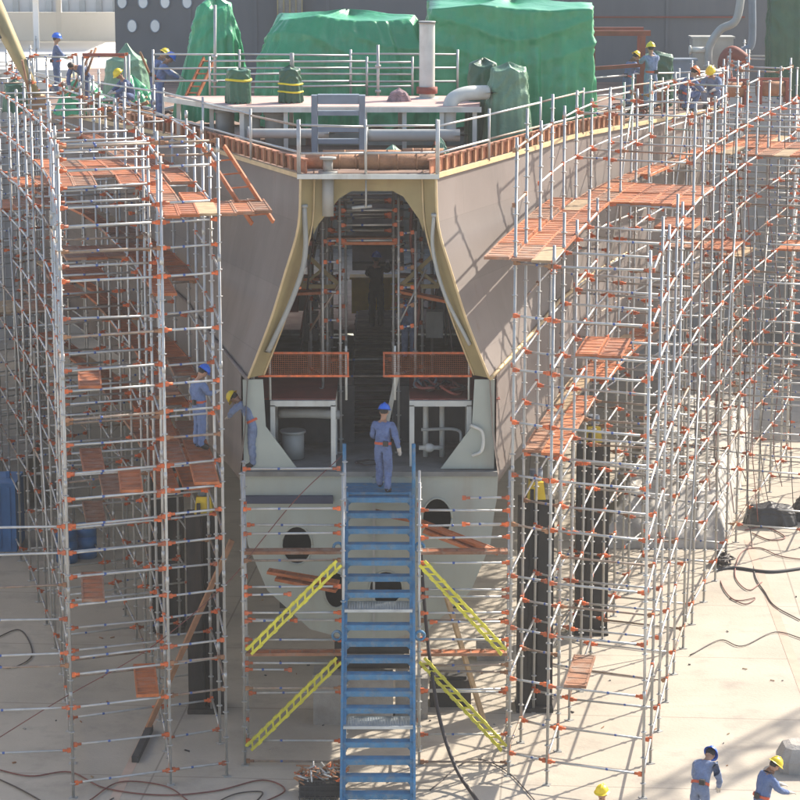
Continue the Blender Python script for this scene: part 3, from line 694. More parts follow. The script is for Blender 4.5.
# ------------------------------------------------------------------ scaffold frames beside the blue stairs
def side_frame(px0, px1, lists, label, ztop):
    Y = 48.6; p0 = at(px0, 765, z=0); p1 = at(px1, 765, z=0); Y = p0.y
    root = thing('stair_scaffold', tuple(p0), label, 'scaffold', 'scaffold frames beside the blue stairs')
    for dy in (0, 1.1):
        post(root, (p0.x, Y + dy), 0, ztop); post(root, (p1.x, Y + dy), 0, ztop)
    for y, f0, f1 in lists:
        z = at(px0, y, Y).z; ledger(root, (p0.x + (p1.x - p0.x) * f0, Y, z), (p0.x + (p1.x - p0.x) * f1, Y, z), 'ledger')
    for z in (.6, 2.2, 3.7, 5.2):
        for p in (p0, p1): ledger(root, (p.x, Y, z), (p.x, Y + 1.1, z), 'crossbar')
    for z in (1.2, 2.75, 4.75): ledger(root, (p0.x, Y + 1.1, z), (p1.x, Y + 1.1, z), 'ledger')
    return root, p0, p1, Y
lf, p0, p1, Y = side_frame(245, 344, [(469, 0, 1), (509, 0, 1), (534, 0, 1), (560, 0, 1), (586, 0, 1), (595, 0, .5), (612, 0, 1), (621, 0, .55), (639, 0, 1), (663, 0, 1), (669, 0, .5), (688, 0, 1), (741, 0, 1), (762, 0, 1)], 'grey scaffold frame with yellow braces left of the blue stairs', 6.1)
rf, q0, q1, Yr = side_frame(419, 509, [(498, .45, 1), (510, 0, 1), (524, .45, 1), (537, 0, 1), (563, 0, 1), (589, 0, 1), (597, 0, 1), (614, 0, 1), (622, .1, 1), (640, 0, 1), (665, 0, 1), (671, .1, 1), (690, 0, 1), (735, 0, 1), (762, 0, 1)], 'grey scaffold frame with yellow braces right of the blue stairs', 5.9)
for root, a, b, Yq in ((lf, p0, p1, Y), (rf, q0, q1, Yr)):
    for y in (549, 650):
        z = at(300, y, Yq + .5).z
        plank(root, (a.x + .03, Yq + .3, z), (b.x - .03, Yq + .3, z + .01), .3)
def lattice_brace(root, a, b):
    mb = MB(); d = (b - a).normalized(); nrm = d.cross(Vector((0, 1, 0))).normalized() * .065
    mb.bar(a + nrm, b + nrm, .045, .055); mb.bar(a - nrm, b - nrm, .045, .055)
    L = (b - a).length; n = int(L / .2)
    for i in range(n):
        p = a + d * (i + .2) * L / n; q = a + d * (i + .8) * L / n
        mb.bar(p - nrm, q + nrm, .035, .03)
        mb.bar(p + nrm * 1.25 - d * .05, p + nrm * 1.25 + d * .05, .09, .04)
        if i % 2: mb.bar(p - nrm * 1.25 - d * .05, p - nrm * 1.25 + d * .05, .09, .04)
    mb.build('lattice_brace', M_YEL, root)
for root, s, (xa, xb), Yq in ((lf, 1, (249, 339), Y), (rf, -1, (504, 422), Yr)):
    for ya, yb in ((652, 563), (748, 660)): lattice_brace(root, at(xa, ya, Yq - .07), at(xb, yb, Yq - .07))
for a, b in (((420, 522, 50.3), (500, 553, 50.0)), ((424, 530, 50.1), (478, 551, 49.9)), ((268, 571, 50.4), (338, 583, 50.2)), ((276, 578, 50.2), (338, 590, 50.0)), ((375, 512, 50.55), (414, 520, 50.5))):
    A, B = at(a[0], a[1], a[2]), at(b[0], b[1], b[2])
    mb = MB(); o = bpy.data.objects.new('loose_plank', plank_mesh((B - A).length, .3)); COL.objects.link(o)
    d = (B - A).normalized(); y = Vector((0, 0, 1)).cross(d).normalized(); o.rotation_euler = Matrix((d, y, d.cross(y))).transposed().to_euler(); o.location = A
    tag(o, {420: 'longer orange plank lying askew behind the right stair frame', 424: 'shorter orange plank lying askew behind the right stair frame', 268: 'upper orange plank slanting across the pale stern left of the stairs', 276: 'lower orange plank slanting across the pale stern left of the stairs', 375: 'orange plank lying behind the top of the blue stairs'}[a[0]], 'plank')

# ------------------------------------------------------------------ blue stairs
X0, X1 = -1.14, 0.28
ST, SB = Vector((0, 50.05, 5.24)), Vector((0, 45.9, 0.0))
st = thing('stairs', (-.43, 45.9, 0), 'blue steel stairs climbing from the dock floor to the open stern', 'stairs')
for x in (X0, X1):
    s = 1 if x == X0 else -1
    mb = MB(); mb.bar((x, SB.y, SB.z), (x, ST.y, ST.z), 0.05, 0.26); mb.bar((x + s * .05, SB.y, SB.z + .1), (x + s * .05, ST.y, ST.z + .1), 0.07, 0.03)
    mb.build('stringer', M_BLUE, st)
    MB().path([(x, 50.0, 5.0), (x, 50.1, 6.35)], .04, 8).build('handrail_post', M_BLUE, st)
    for y in (549, 621):
        c = at(345 if s > 0 else 412, y, 49.2); t = (c.z - SB.z) / (ST.z - SB.z)
        c = Vector((x - s * .12, SB.y + (ST.y - SB.y) * t, c.z))
        ring = [(c.x + .09 * math.cos(a * .5236), c.y, c.z + .09 * math.sin(a * .5236)) for a in range(13)]
        MB().path(ring, .03, 6).build('lifting_lug', M_BLUE, st)
NS = 19
tread = MB(); tread.box((0, 0, 0), (X1 - X0 - .06, .24, .03)).box((0, -.115, -.04), (X1 - X0 - .06, .02, .1))
for s in (-1, 1): tread.prism([(s * .66, -.09, -.02), (s * .66, -.09, -.2), (s * .5, -.09, -.02)], (0, .02, 0))
tread = tread.mesh('tread', M_BLUE)
for i in range(NS + 1):
    t = i / NS; p = SB.lerp(ST, t)
    if i in (5, 12):
        mb = MB(); c = Vector(((X0 + X1) / 2, p.y + .1, p.z))
        mb.bar((X0 + .03, c.y - .3, c.z), (X1 - .03, c.y - .3, c.z), .04, .06); mb.bar((X0 + .03, c.y + .3, c.z), (X1 - .03, c.y + .3, c.z), .04, .06)
        for k in range(27): mb.box((X0 + .05 + k * .0515, c.y, c.z + .01), (.012, .58, .025))
        for k in range(9): mb.box((c.x, c.y - .26 + k * .065, c.z + .012), (X1 - X0 - .06, .01, .02))
        mb.build('mesh_landing', M_MESH, st); continue
    place('tread', tread, st, ((X0 + X1) / 2, p.y, p.z))
MB().box(((X0 + X1) / 2, 50.55, 5.3), (X1 - X0, .9, .05)).build('top_landing', M_BLUE, st)

# ------------------------------------------------------------------ props, blocks, floor clutter
def prop(loc, top, label, small=False):
    x, y = loc; g = thing('hull_prop', (x, y, 0), label, 'prop', 'black props under the hull')
    mb = MB()
    mb.box((x - .2, y, top / 2 - .25), (.36, .5, top - .5)).box((x + .22, y + .03, top / 2 - .25), (.34, .42, top - .5)).box((x, y + .06, top / 2 - .25), (.2, .3, top - .5))
    mb.box((x - .1, y - .27, top * .55), (.08, .06, top * .8)); mb.build('column', M_BLACK, g)
    MB().box((x, y, .05), (.8, .8, .1)).build('base_plate', M_BLACK, g)
    MB().prism([(x - .2, y - .2, top - .5), (x + .2, y - .2, top - .5), (x + .15, y - .2, top - .12), (x - .15, y - .2, top - .12)], (0, .4, 0)).build('jack_head', M_YELP, g)
    MB().tube((x, y, top - .12), (x, y, top + .12), .14, 14).build('jack', M_BGREY, g)
prop((2.92, 52.3), 5.2, 'black prop with yellow jack head beside the right stair frame')
prop((4.6, 58.2), 5.2, 'black prop deeper under the right side of the hull')
prop((-4.2, 52.2), 4.9, 'black prop with yellow jack head beside the left stair frame')
prop((-5.6, 58.4), 5.2, 'black prop deeper under the left side of the hull')
def beam(a, b, wd, m, label, name='timber_shore', cat='timber'):
    a, b = Vector(a), Vector(b); c = a
    mb = MB().bar(a, b, wd, wd); o = mb.build(name, m, None, c); return tag(o, label, cat)
beam(at(484, 722, z=.06), at(444, 588, 50.6), .09, M_WOODP, 'slanting timber shore behind the right stair frame')
beam(at(147, 730, z=.06), at(232, 540, 51.2), .1, M_RUST, 'slanting rusty beam leaning beside the left black prop')
beam(at(135, 760, z=.06), at(150, 728, z=.06), .14, M_DARK, 'dark beam lying on the shaded dock floor at left')
# keel blocks
g = thing('keel_block', (CX, 51.6, 0), 'stack of concrete and black blocks under the keel behind the blue stairs', 'keel block')
MB().box((CX - .35, 51.7, .55), (1.7, 1.2, 1.1)).build('concrete_block', M_CONC, g)
MB().box((CX + .9, 51.9, .45), (.7, .8, .9)).build('concrete_block', M_CONC, g)
for k in (0, 1): MB().tube((CX - .75, 51.5 + k * .1, 1.28 + k * .3), (CX + .85, 51.5 + k * .1, 1.28 + k * .3), .15, 16).build('roller', M_BLACK, g)
for i, (Y, s) in enumerate(((56, 1), (61, 1), (66, 1))):
    g = thing('keel_block', (CX, Y, 0), ['concrete keel block in the shade some way behind the stairs', 'second concrete keel block deep under the hull', 'farthest concrete keel block deep under the hull'][i], 'keel block')
    MB().box((CX, Y, .6), (1.5, 1.0, 1.2)).build('concrete_block', M_CONC, g); MB().box((CX, Y, 1.5), (1.3, .9, .6)).build('timber_cap', M_WOODP, g)
tag(MB().box((0, 0, .22), (.65, .5, .44)).build('concrete_block', M_CONC, None, (2.1, 56.0, 0), True), 'pale concrete block on sunlit floor behind the right stair frame', 'block')
tag(MB().box((0, 0, .3), (.9, .6, .6)).box((0, 0, .64), (.7, .45, .08)).build('steel_crate', M_BLACK, None, (1.1, 52.6, 0), True), 'black steel crate on the sunlit floor right of the stairs', 'crate')
# pile of couplers and offcuts at the foot of the stairs
g = thing('scrap_bin', tuple(at(320, 800, z=0)), 'dark mesh bin heaped with scaffold couplers at the foot of the stairs', 'bin')
c = at(320, 800, z=0)
mb = MB()
for k in range(9): mb.box((c.x - .4 + k * .1, c.y, .2), (.02, .02, .4)); mb.box((c.x - .4 + k * .1, c.y + .7, .2), (.02, .02, .4))
for k in range(4): mb.box((c.x, c.y, .06 + k * .11), (.84, .025, .02)); mb.box((c.x, c.y + .7, .06 + k * .11), (.84, .025, .02))
mb.box((c.x, c.y + .35, .18), (.78, .62, .3)); mb.build('cage', M_DARK, g)
sm = MB(); rr = random.Random(3)
for k in range(70):
    p = Vector((c.x + rr.uniform(-.45, .5), c.y + rr.uniform(-.05, .75), .36 + rr.uniform(0, .16))); d = Vector((rr.uniform(-1, 1), rr.uniform(-1, 1), rr.uniform(-.3, .5))).normalized() * rr.uniform(.05, .16)
    sm.tube(p - d, p + d, .018, 5, rr.choice((0, 0, 1, 2)))
o = sm.build('couplers', [M_RUST, M_ORANGE, M_GALV], g); o['kind'] = 'stuff'
# blue containers at far left
g = thing('blue_container', (-11.5, 66.6, 0), 'blue steel container behind the left scaffold at the picture edge', 'container')
MB().box((-11.5, 66.6, .95), (2.2, 1.5, 1.9)).build('body', M_BOXB, g)
for k in range(8): MB().box((-12.4 + k * .26, 65.84, .95), (.08, .05, 1.7)).build('rib', M_BOXB, g)
for k in (-1, 1): MB().box((-11.5 + k * .8, 66.6, 1.98), (.1, .1, .18)).build('lifting_eye', M_BOXB, g)
for k, (x, y) in enumerate(((-8.9, 64.8), (-8.45, 65.3))):
    mb = MB()
    for z0 in (0, .3, .6): mb.tube((x, y, z0 + .02), (x, y, z0 + .28), .29, 16)
    mb.tube((x, y, .0), (x, y, .9), .275, 16)
    tag(mb.build('oil_drum', M_BOXB, None, (x, y, 0)), ['blue oil drum nearer the blue container', 'blue oil drum farther from the blue container'][k], 'drum')
# concrete apron step at left, grey plate boxes
tag(MB().box((-12.6, 72.5, .7), (3.4, 3.4, 1.4)).box((-12.6, 72.5, 1.43), (3.5, 3.5, .06)).build('concrete_plinth', M_CONC, None, (-12.6, 72.5, 0)), 'grey concrete plinth behind the blue container', 'plinth')

# pale crumpled sheeting over a long stack on the right
def crumple(x0, x1, y0, y1, h, nx, ny):
    mb = MB(); vs, fs = [], []
    for j in range(ny + 1):
        for i in range(nx + 1):
            u, v = i / nx, j / ny
            edge = min(u, 1 - u) * (x1 - x0); e2 = min(v, 1 - v) * (y1 - y0); e = min(edge, e2 * .25)
            z = h * min(1, (e / .45)) ** .7 if e < .45 else h
            x = x0 + (x1 - x0) * u + (y0 + (y1 - y0) * v - y0) * .19; y = y0 + (y1 - y0) * v
            nz = noise.fractal(Vector((x * 1.1, y * .9, 1)), 1, 2.1, 5) * .05 + (1 - abs(noise.noise(Vector((x * 1.2 + y * .5, y * .55 - x * .3, 4))))) ** 4 * .12
            vs.append((x, y, max(.01, z + nz * (1 if e > .02 else .1))))
    for j in range(ny):
        for i in range(nx):
            a = j * (nx + 1) + i; fs.append((a, a + 1, a + nx + 2, a + nx + 1))
    return mb.add(vs, fs, 0, True)
g = thing('covered_stack', (7.1, 66.7, 0), 'long stack covered with pale crumpled sheeting behind the right scaffold', 'stack')
crumple(5.5, 8.9, 66.2, 92, 1.25, 60, 240).build('sheeting', M_SHEET, g)
MB().prism([(5.9, 66.9, .02), (8.4, 66.9, .02), (10.6, 78.5, .02), (8.1, 78.5, .02)], (0, 0, .4)).build('stacked_plates', M_DARK, g)
# machines and cable heaps, right background
def hose(pts, r, m, label, g='hoses lying on the dock floor'):
    P = curve_pts(pts, 8); mb = MB().path(P, r * (.75 if r < .04 else 1), 6)
    return tag(mb.build('hose', m, None, tuple(P[0])), label, 'hose', g)
def gp(x, y, z=.03): return at(x, y, z=z)
hose([gp(-8, 768), gp(30, 776), gp(70, 772), gp(105, 788), gp(160, 795), gp(215, 791), gp(262, 780), gp(285, 790), gp(262, 803)], .022, M_HOSER, 'dark red hose winding across the shaded floor at bottom left')
hose([gp(-8, 776), gp(20, 789), gp(50, 806)], .022, M_HOSE, 'black hose at the bottom left corner')
hose([gp(210, 806), gp(235, 794), gp(262, 792), gp(255, 803)], .02, M_HOSE, 'short black hose loop beside the coupler bin')
hose([at(421, 555, 49.7), at(424, 600, 49.2), at(430, 660, 48.6), at(440, 720, 47.9), at(456, 768, 47.3), gp(478, 802)], .04, M_HOSE, 'thick black hose hanging down right of the blue stairs')
hose([at(346, 452, 50.2), at(300, 495, 49.0), at(262, 540, 48.7), at(225, 585, 48.6), at(150, 648, 47.6), at(60, 700, 46.9), at(-8, 742, 46.5)], .014, M_HOSER, 'thin red cable strung from the stair top to lower left', 'cables strung in the air')
hose([gp(800, 620), gp(775, 606), gp(765, 592), gp(755, 575), gp(752, 545), at(748, 500, 67), at(745, 400, 68), at(742, 250, 70), at(735, 130, 70)], .022, M_HOSE, 'black cable dropping from the deck to the sunlit floor at right')
hose([gp(730, 598), gp(745, 604), gp(755, 598), gp(735, 600), gp(722, 585), gp(718, 560), at(716, 480, 66.5), at(717, 300, 67.5), at(722, 130, 68)], .02, M_HOSER, 'red cable dropping beside the right scaffold with a coil on the floor')
hose([gp(715, 570), gp(735, 568), gp(770, 572), gp(806, 568)], .05, M_DARK, 'thick dark cable bundle lying across the sunlit floor at right')
hose([gp(745, 530), gp(765, 527), gp(785, 537), gp(770, 540), gp(752, 533)], .025, M_HOSER, 'red hose loop on the sunlit floor near the right edge')
for k in range(9):
    x0 = 688 + k * 12; wv = random.uniform(-6, 6); Yk = 64 + k * .9 if k < 6 else 71
    hose([at(x0, 112 + random.uniform(-5, 8), Yk), at(x0 + wv, 210, Yk - .1), at(x0 + 8 - wv, 330, Yk - .1), at(x0 + 4 + wv, 440, Yk - .1), at(x0 + 10, 505 + random.uniform(-30, 20), Yk - .2)], .016, [M_HOSE, M_HOSER][k % 2],
         ['black', 'red'][k % 2] + ' hose hanging down the rear of the right scaffold, ' + ['first', 'second', 'third', 'fourth', 'fifth', 'sixth', 'seventh', 'eighth', 'ninth'][k] + ' from the left', 'hoses hanging down the right scaffold')
# heap of cable on sunlit floor
P = []
for k in range(26):
    c = gp(722 + 14 * math.cos(k * 2.4) * random.uniform(.3, 1), 563 + 7 * math.sin(k * 2.4) * random.uniform(.3, 1)); P.append((c.x, c.y, .04 + random.uniform(0, .2)))
tag(MB().path(curve_pts(P, 4), .03, 5).build('cable_heap', M_HOSE), 'tangled heap of dark cable on sunlit floor beside right scaffold', 'cable')

# ------------------------------------------------------------------ deck: platform, pipes, rails
DK = 11.74
g = thing('work_platform', (-1.5, 57.2, DK), 'raised pink-topped work platform across the after deck', 'platform')
MB().prism([(-3.75, 57.0, 12.66), (1.8, 57.0, 12.66), (1.95, 60.4, 12.66), (-5.6, 60.4, 12.66)], (0, 0, .05)).build('top_plate', M_PINK, g)
MB().bar((-3.8, 56.97, 12.64), (1.85, 56.97, 12.64), .06, .12).bar((-5.65, 60.3, 12.64), (-3.75, 57.0, 12.64), .06, .12).build('edge_beam', M_WHITE, g)
for x, y in ((-3.6, 57.1), (-2.6, 57.1), (-.8, 57.1), (.1, 57.1), (.95, 57.1), (1.7, 57.1), (-4.4, 58.6), (-5.3, 60.1), (-2.6, 60), (0, 60), (1.7, 60)):
    MB().box((x, y, (DK + 12.6) / 2), (.1, .1, 12.6 - DK)).build('leg', M_WHITE, g)
for i, x in enumerate((-4.1, -3.45, -2.9)):
    tag(MB().tube((x, 57.9 + (i == 0) * .8, DK), (x, 57.9 + (i == 0) * .8, 12.6), .22, 16).tube((x, 57.9 + (i == 0) * .8, 12.45), (x, 57.9 + (i == 0) * .8, 12.5), .26, 16).build('vent_trunk', M_PIPE, None, (x, 57.9 + (i == 0) * .8, DK)),
        ['leftmost grey upright trunk under the pink platform', 'middle grey upright trunk under the pink platform', 'rightmost grey upright trunk under the pink platform'][i], 'trunk')
def tpipe(pts, r, m, label, fl=(0, -1), name='deck_pipe'):
    o = pipe(name, pts, r, m, flanges=fl); return tag(o, label, 'pipe')
tpipe([(-3.4, 56.4, 12.15), (-2.6, 56.4, 12.15), (-1.6, 56.4, 12.15)], .11, M_PIPE, 'grey pipe lying under the left half of the pink platform')
tpipe([(1.12, 57.25, 12.1), (1.12, 57.25, 12.55), (1.2, 57.3, 12.84), (1.5, 57.45, 12.97), (2.0, 57.7, 12.98)], .165, M_WHITE, 'short white elbow pipe at the right end of the pink platform')
tpipe([(.64, 59.6, 12.7), (.64, 59.6, 13.6), (.64, 59.6, 14.5)], .185, M_WHITE, 'tall white upright vent pipe in front of the green tarpaulins')
MB().tube((.64, 59.6, 14.46), (.64, 59.6, 14.52), .2, 18).build('dark_collar', M_PIPE, bpy.data.objects['deck_pipe.002'])
MB().tube((.64, 59.6, 12.82), (.64, 59.6, 12.98), .25, 8).build('bolted_flange', M_RED, bpy.data.objects['deck_pipe.002'])
tpipe([(-.75, 56.5, 12.1), (.1, 56.5, 12.1), (1.35, 56.55, 12.1)], .14, M_PIPE, 'grey pipe lying under the right half of the pink platform', (0, -1), 'floor_pipe')
# rusty rolls along the stern edge
for i, (x0, x1, y, z, r) in enumerate(((-1.95, -.55, 51.5, 11.99, .15), (-.85, .75, 51.4, 12.0, .17), (-1.6, .2, 51.85, 12.1, .1), (.05, .9, 51.9, 12.12, .11))):
    mb = MB().tube((x0, y, z), (x1, y + .03, z), r, 16)
    for k in range(1, 4): t = x0 + (x1 - x0) * k / 4; mb.tube((t - .02, y, z), (t + .02, y, z), r * 1.04, 16)
    tag(mb.build('rusty_pipe', M_RUST, None, (x0, y, z)), ['left rusty brown pipe lying on the stern edge of the deck', 'right thick rusty brown pipe lying on the stern edge', 'thin rusty pipe behind the two thick ones on the stern edge', 'short thin rusty pipe at the right end of the stern edge'][i], 'pipe')
# blue-grey frame
g = thing('steel_trestle', (-1.3, 53.2, 12.0), 'blue grey steel trestle with crossbeams standing on the after deck', 'trestle')
a, b = at(312, 146, 53.2), at(365, 95, 53.2)
for x in (a.x + .06, b.x - .06): MB().box((x, 53.2, (a.z - .3 + b.z) / 2), (.13, .3, b.z - a.z + .3)).build('upright', M_BGREY, g)
for y, h in ((99, .2), (113, .09), (129, .1), (141, .09)): MB().box(((a.x + b.x) / 2, 53.2, at(330, y, 53.2).z), (b.x - a.x - .26, .28, h)).build('crossbeam', M_BGREY, g)
# guard rails along both deck edges and across the stern
def guard_rail(pts, label, hs=(.45, 1.0), name='guard_rail', orange=False, per=1):
    g = thing(name, tuple(pts[0]), label, 'railing')
    for i, p in enumerate(pts):
        MB().tube((p[0], p[1], p[2]), (p[0], p[1], p[2] + hs[-1] + .12), .028, 7).build('post', M_GALV, g)
    for h in hs:
        for p, q in zip(pts, pts[1:]):
            ledger(g, (p[0], p[1], p[2] + h), (q[0], q[1], q[2] + h), 'rail', orange)
    return g
def edge(Y, s, d=.05): return (CX + s * (lerp_tab(DECK, Y) + d), Y, lerp_tab(DZ, Y))
guard_rail([edge(Y, -1) for Y in (51, 54, 57.5, 61, 64.5, 68, 71.5, 75)], 'tube guard rail along the left edge of the deck')
guard_rail([edge(Y, 1) for Y in (51, 54, 57.5, 61, 64.5, 68, 71.5, 75, 79)], 'tube guard rail along the right edge of the deck')
guard_rail([(CX - 1.4, 50.98, 11.8), (CX - .05, 50.98, 11.8), (CX + 1.4, 50.98, 11.8)], 'short tube guard rail across the stern above the opening', (.42, .98))
guard_rail([(-6.0, 61.2, 12.7), (-3.9, 61.2, 12.7), (-1.2, 61.2, 12.7), (1.4, 61.2, 12.7)], 'tube railing in front of the large green tarpaulins', (.3, .62, .95))
guard_rail([(-4.6, 60.8, 12.7), (-2.6, 60.8, 12.7), (-.8, 60.8, 12.7), (.3, 60.8, 12.7)], 'second tube railing close to the white vent pipe', (.2, .5, .8))
# tall single posts on deck
for i, (px, y0, y1, Y) in enumerate(((215, 95, 5, 61), (378, 105, 45, 60.5))):
    a, b = at(px, y0, Y), at(px, y1, Y)
    tag(MB().tube(a, b, .035, 8).tube(a + Vector((0, 0, .3)), a + Vector((0, 0, .36)), .07, 8).tube(a + Vector((0, 0, .9)), a + Vector((0, 0, .96)), .07, 8).build('scaffold_pole', M_GALV, None, tuple(a)), ['tall upright pole beside the peaked green tarpaulin', 'upright pole in front of the middle of the wide green tarpaulin'][i], 'pole')

# tarpaulins
def tarp(name, label, cx, cy, z0, z1, a, b, m, n=4.0, taper=.85, folds=.06, lean=(0, 0), top='flat', seed=0, parts=(), peak=.25, nf=11, cat='tarpaulin', group=None, pw=1.3):
    rnd = random.Random(seed); N, Mv = (260, 60) if b > 1 else (130, 34); vs, fs = [], []
    ph = [rnd.uniform(0, 6.28) for _ in range(6)]
    H = z1 - z0
    def ring(t, sc):
        out = []
        for k in range(N):
            th = 2 * math.pi * k / N; c, s = math.cos(th), math.sin(th)
            rr = (abs(c) ** n + abs(s) ** n) ** (-1 / n)
            x, y = rr * c, rr * s
            pl = 1 - abs(math.sin(nf * .5 * th + ph[0] + .9 * math.sin(3 * th + ph[1]) + .5 * t)) ** .6 * 2
            f = folds * (1 - .8 * t) * (.8 * pl + .4 * math.sin(nf * 2.3 * th + ph[2] + 1.5 * t))
            f += folds * .55 * (noise.ridged_multi_fractal(Vector((x * a * 1.5 + seed, y * b * 1.5, t * H * .45)), .9, 2.2, 5, 1.0, 2.0) - 1.1)
            f += folds * .25 * noise.noise(Vector((x * a * 5 + seed, y * b * 5, t * H * 4)))
            # swags hanging from the top edge
            sw = folds * .45 * math.exp(-((t - .78) / .22) ** 2) * (1 - abs(math.sin(14 * t + 2.6 * math.sin(th * 2 + ph[4]) + ph[5])) ** .7 * 1.6)
            x = x * a * sc + (f + sw) * x; y = y * b * sc + (f + sw) * y
            out.append((cx + x + lean[0] * t, cy + y + lean[1] * t))
        return out
    for j in range(Mv + 1):
        t = j / Mv; sc = 1 + (taper - 1) * t ** pw
        for k, (x, y) in enumerate(ring(t, sc)):
            dz = -.05 * H * t * abs(math.sin(2 * math.pi * k / N * 2 + ph[0])) if j else 0.03 * math.sin(k * .7)
            vs.append((x, y, z0 + H * t + dz))
    for j in range(Mv):
        for k in range(N):
            A, B = j * N + k, j * N + (k + 1) % N; fs.append((A, B, B + N, A + N))
    base = Mv * N; C = 7
    for c in range(1, C + 1):
        q = 1 - c / (C + .3)
        for k in range(N):
            x, y, z = vs[base + k]; xx, yy = cx + lean[0] + (x - cx - lean[0]) * q, cy + lean[1] + (y - cy - lean[1]) * q
            bump = peak * (1 - q) ** (.8 if top == 'peak' else 1.5) + .05 * noise.noise(Vector((xx * 1.7, yy * 1.7, seed)))
            vs.append((xx, yy, z + bump))
    for c in range(C):
        for k in range(N):
            A, B = base + c * N + k, base + c * N + (k + 1) % N; fs.append((A, B, B + N, A + N))
    fs.append(tuple(base + C * N + k for k in range(N)))
    o = MB().add(vs, fs, 0, True).build(name, m, None, (cx, cy, z0)); tag(o, label, cat, group)
    for (t0, mm, rad) in parts:
        P = [(x, y, z0 + H * t0 + .012 * math.sin(k * .1)) for k, (x, y) in enumerate(ring(t0, (1 + (taper - 1) * t0 ** 1.3) * 1.03))][::3]
        MB().path(P + [P[0]], rad, 6).build('rope', mm, o)
    return o
tarp('tarpaulin', 'wide green tarpaulin with a rounded top over machinery on the deck', -1.36, 64.6, DK, 14.5, 2.3, 1.7, M_TARP, n=5.0, taper=.74, folds=.13, seed=1, peak=.12, nf=20, pw=4.0)
tarp('tarpaulin', 'tallest green tarpaulin, box shaped, on the right of the deck', 2.78, 64.9, DK, 14.8, 2.12, 2.2, M_TARP, n=16, taper=.97, folds=.12, seed=5, peak=.16, nf=22)
tarp('tarpaulin', 'narrow peaked green tarpaulin near the yellow helmeted pair on the left deck', -4.9, 65.5, DK, 14.75, .92, .85, M_TARP, n=2.6, taper=.5, folds=.11, lean=(.12, 0), seed=8, peak=.2, nf=9, pw=1.6)
tarp('tarpaulin', 'pale green wrapped machine in front of the box shaped tarpaulin', 2.5, 57.95, DK, 13.55, .56, .5, M_TARPP, n=3, taper=.7, folds=.07, seed=12, peak=.12, nf=6, group=None)
tarp('tarpaulin', 'dark green wrapped machine left of the pale one before the box tarpaulin', 1.95, 58.9, DK, 13.6, .42, .5, M_TARPD, n=3, taper=.8, folds=.05, seed=13, peak=.1, nf=6)
ROPE = mat('rope_yellow', (0.75, 0.62, 0.03), .6)
tarp('wrapped_valve', 'left dark green wrapped valve tied with yellow rope on the platform', -3.72, 58.0, 12.72, 13.5, .29, .29, M_TARPD, n=2.6, taper=.95, folds=.035, seed=21, parts=((.68, ROPE, .03),), peak=.04, nf=5, cat='valve')
tarp('wrapped_valve', 'right dark green wrapped valve tied with two yellow ropes on the platform', -2.55, 58.2, 12.72, 13.5, .29, .29, M_TARPD, n=2.6, taper=.8, folds=.035, seed=22, parts=((.32, ROPE, .022), (.55, ROPE, .022)), peak=.1, nf=5, cat='valve')
MB().tube((-2.5, 58.2, 13.5), (-2.5, 58.2, 13.85), .05, 8).build('stem', M_PIPE, bpy.data.objects['wrapped_valve.001'])
tarp('wrapped_fitting', 'small green wrapped fitting with yellow rope behind the rusty pipes', -.15, 52.6, 11.78, 12.15, .34, .25, M_TARPP, n=2.4, taper=.45, folds=.03, seed=31, parts=((.55, ROPE, .018),), peak=.12, nf=5, cat='fitting', top='peak')
tarp('wrapped_fitting', 'smallest green wrapped fitting at the right end of the rusty pipes', .85, 53.0, 11.78, 12.2, .24, .22, M_TARPP, n=2.4, taper=.45, folds=.03, seed=32, peak=.15, nf=5, cat='fitting', top='peak')
tarp('wrapped_bundle', 'grey pink cloth bundle on the platform before the wide tarpaulin', -.02, 58.6, 12.7, 12.92, .27, .22, mat('bundle_cloth', (0.35, 0.24, 0.25), .9, 0, .3, 9, .4), n=2.2, taper=.7, folds=.04, seed=33, peak=.1, nf=5, cat='bundle')
tarp('tarpaulin', 'low green tarpaulin behind the bending worker at far left', -8.9, 70.5, 11.5, 12.3, .85, .7, M_TARP, n=2.4, taper=.5, folds=.07, seed=41, peak=.25, nf=6, top='peak')
tarp('tarpaulin', 'low bright green tarpaulin right of the bending worker at far left', -7.55, 70.8, 11.5, 12.3, .75, .7, M_TARP, n=2.4, taper=.5, folds=.07, seed=42, peak=.3, nf=6, top='peak')
tarp('tarpaulin', 'dark green tarpaulin hanging at the top right corner', 12.0, 78, 11.4, 14.6, .65, .5, M_TARPD, n=6, taper=1.0, folds=.06, seed=43, peak=.1, nf=7)
tarp('tarpaulin', 'dark green wrapped box beyond the standing worker on the right deck', 7.6, 75, 11.4, 12.9, .55, .5, M_TARPD, n=5, taper=.95, folds=.06, seed=44, peak=.1, nf=6)
tarp('tarpaulin', 'pale green dome of sheeting beyond the workers at far left', -8.3, 76.5, 11.4, 12.7, .75, .7, M_TARPP, n=2.2, taper=.8, folds=.04, seed=45, peak=.5, nf=6)
tarp('tarpaulin', 'small dark green wrapped bollard at the far left edge', -11.1, 72.5, 11.4, 12.2, .36, .36, M_TARPD, n=2.4, taper=.8, folds=.04, seed=46, peak=.15, nf=6)

M_DSHEET = mat('dark_sheeting', (0.035, 0.037, 0.042), .55, 0, .3, 3, .5, 10)
tarp('covered_machine', 'low black sheeted machine nearest the scaffold in the right background', 10.5, 69.0, 0, .55, .75, .5, M_DSHEET, n=3, taper=.75, folds=.06, seed=61, peak=.15, nf=6, cat='machine')
tarp('covered_machine', 'wide black sheeted machine at the right edge above the sunlit floor', 12.1, 69.6, 0, .7, .95, .55, M_DSHEET, n=3, taper=.7, folds=.08, seed=62, peak=.2, nf=7, cat='machine')
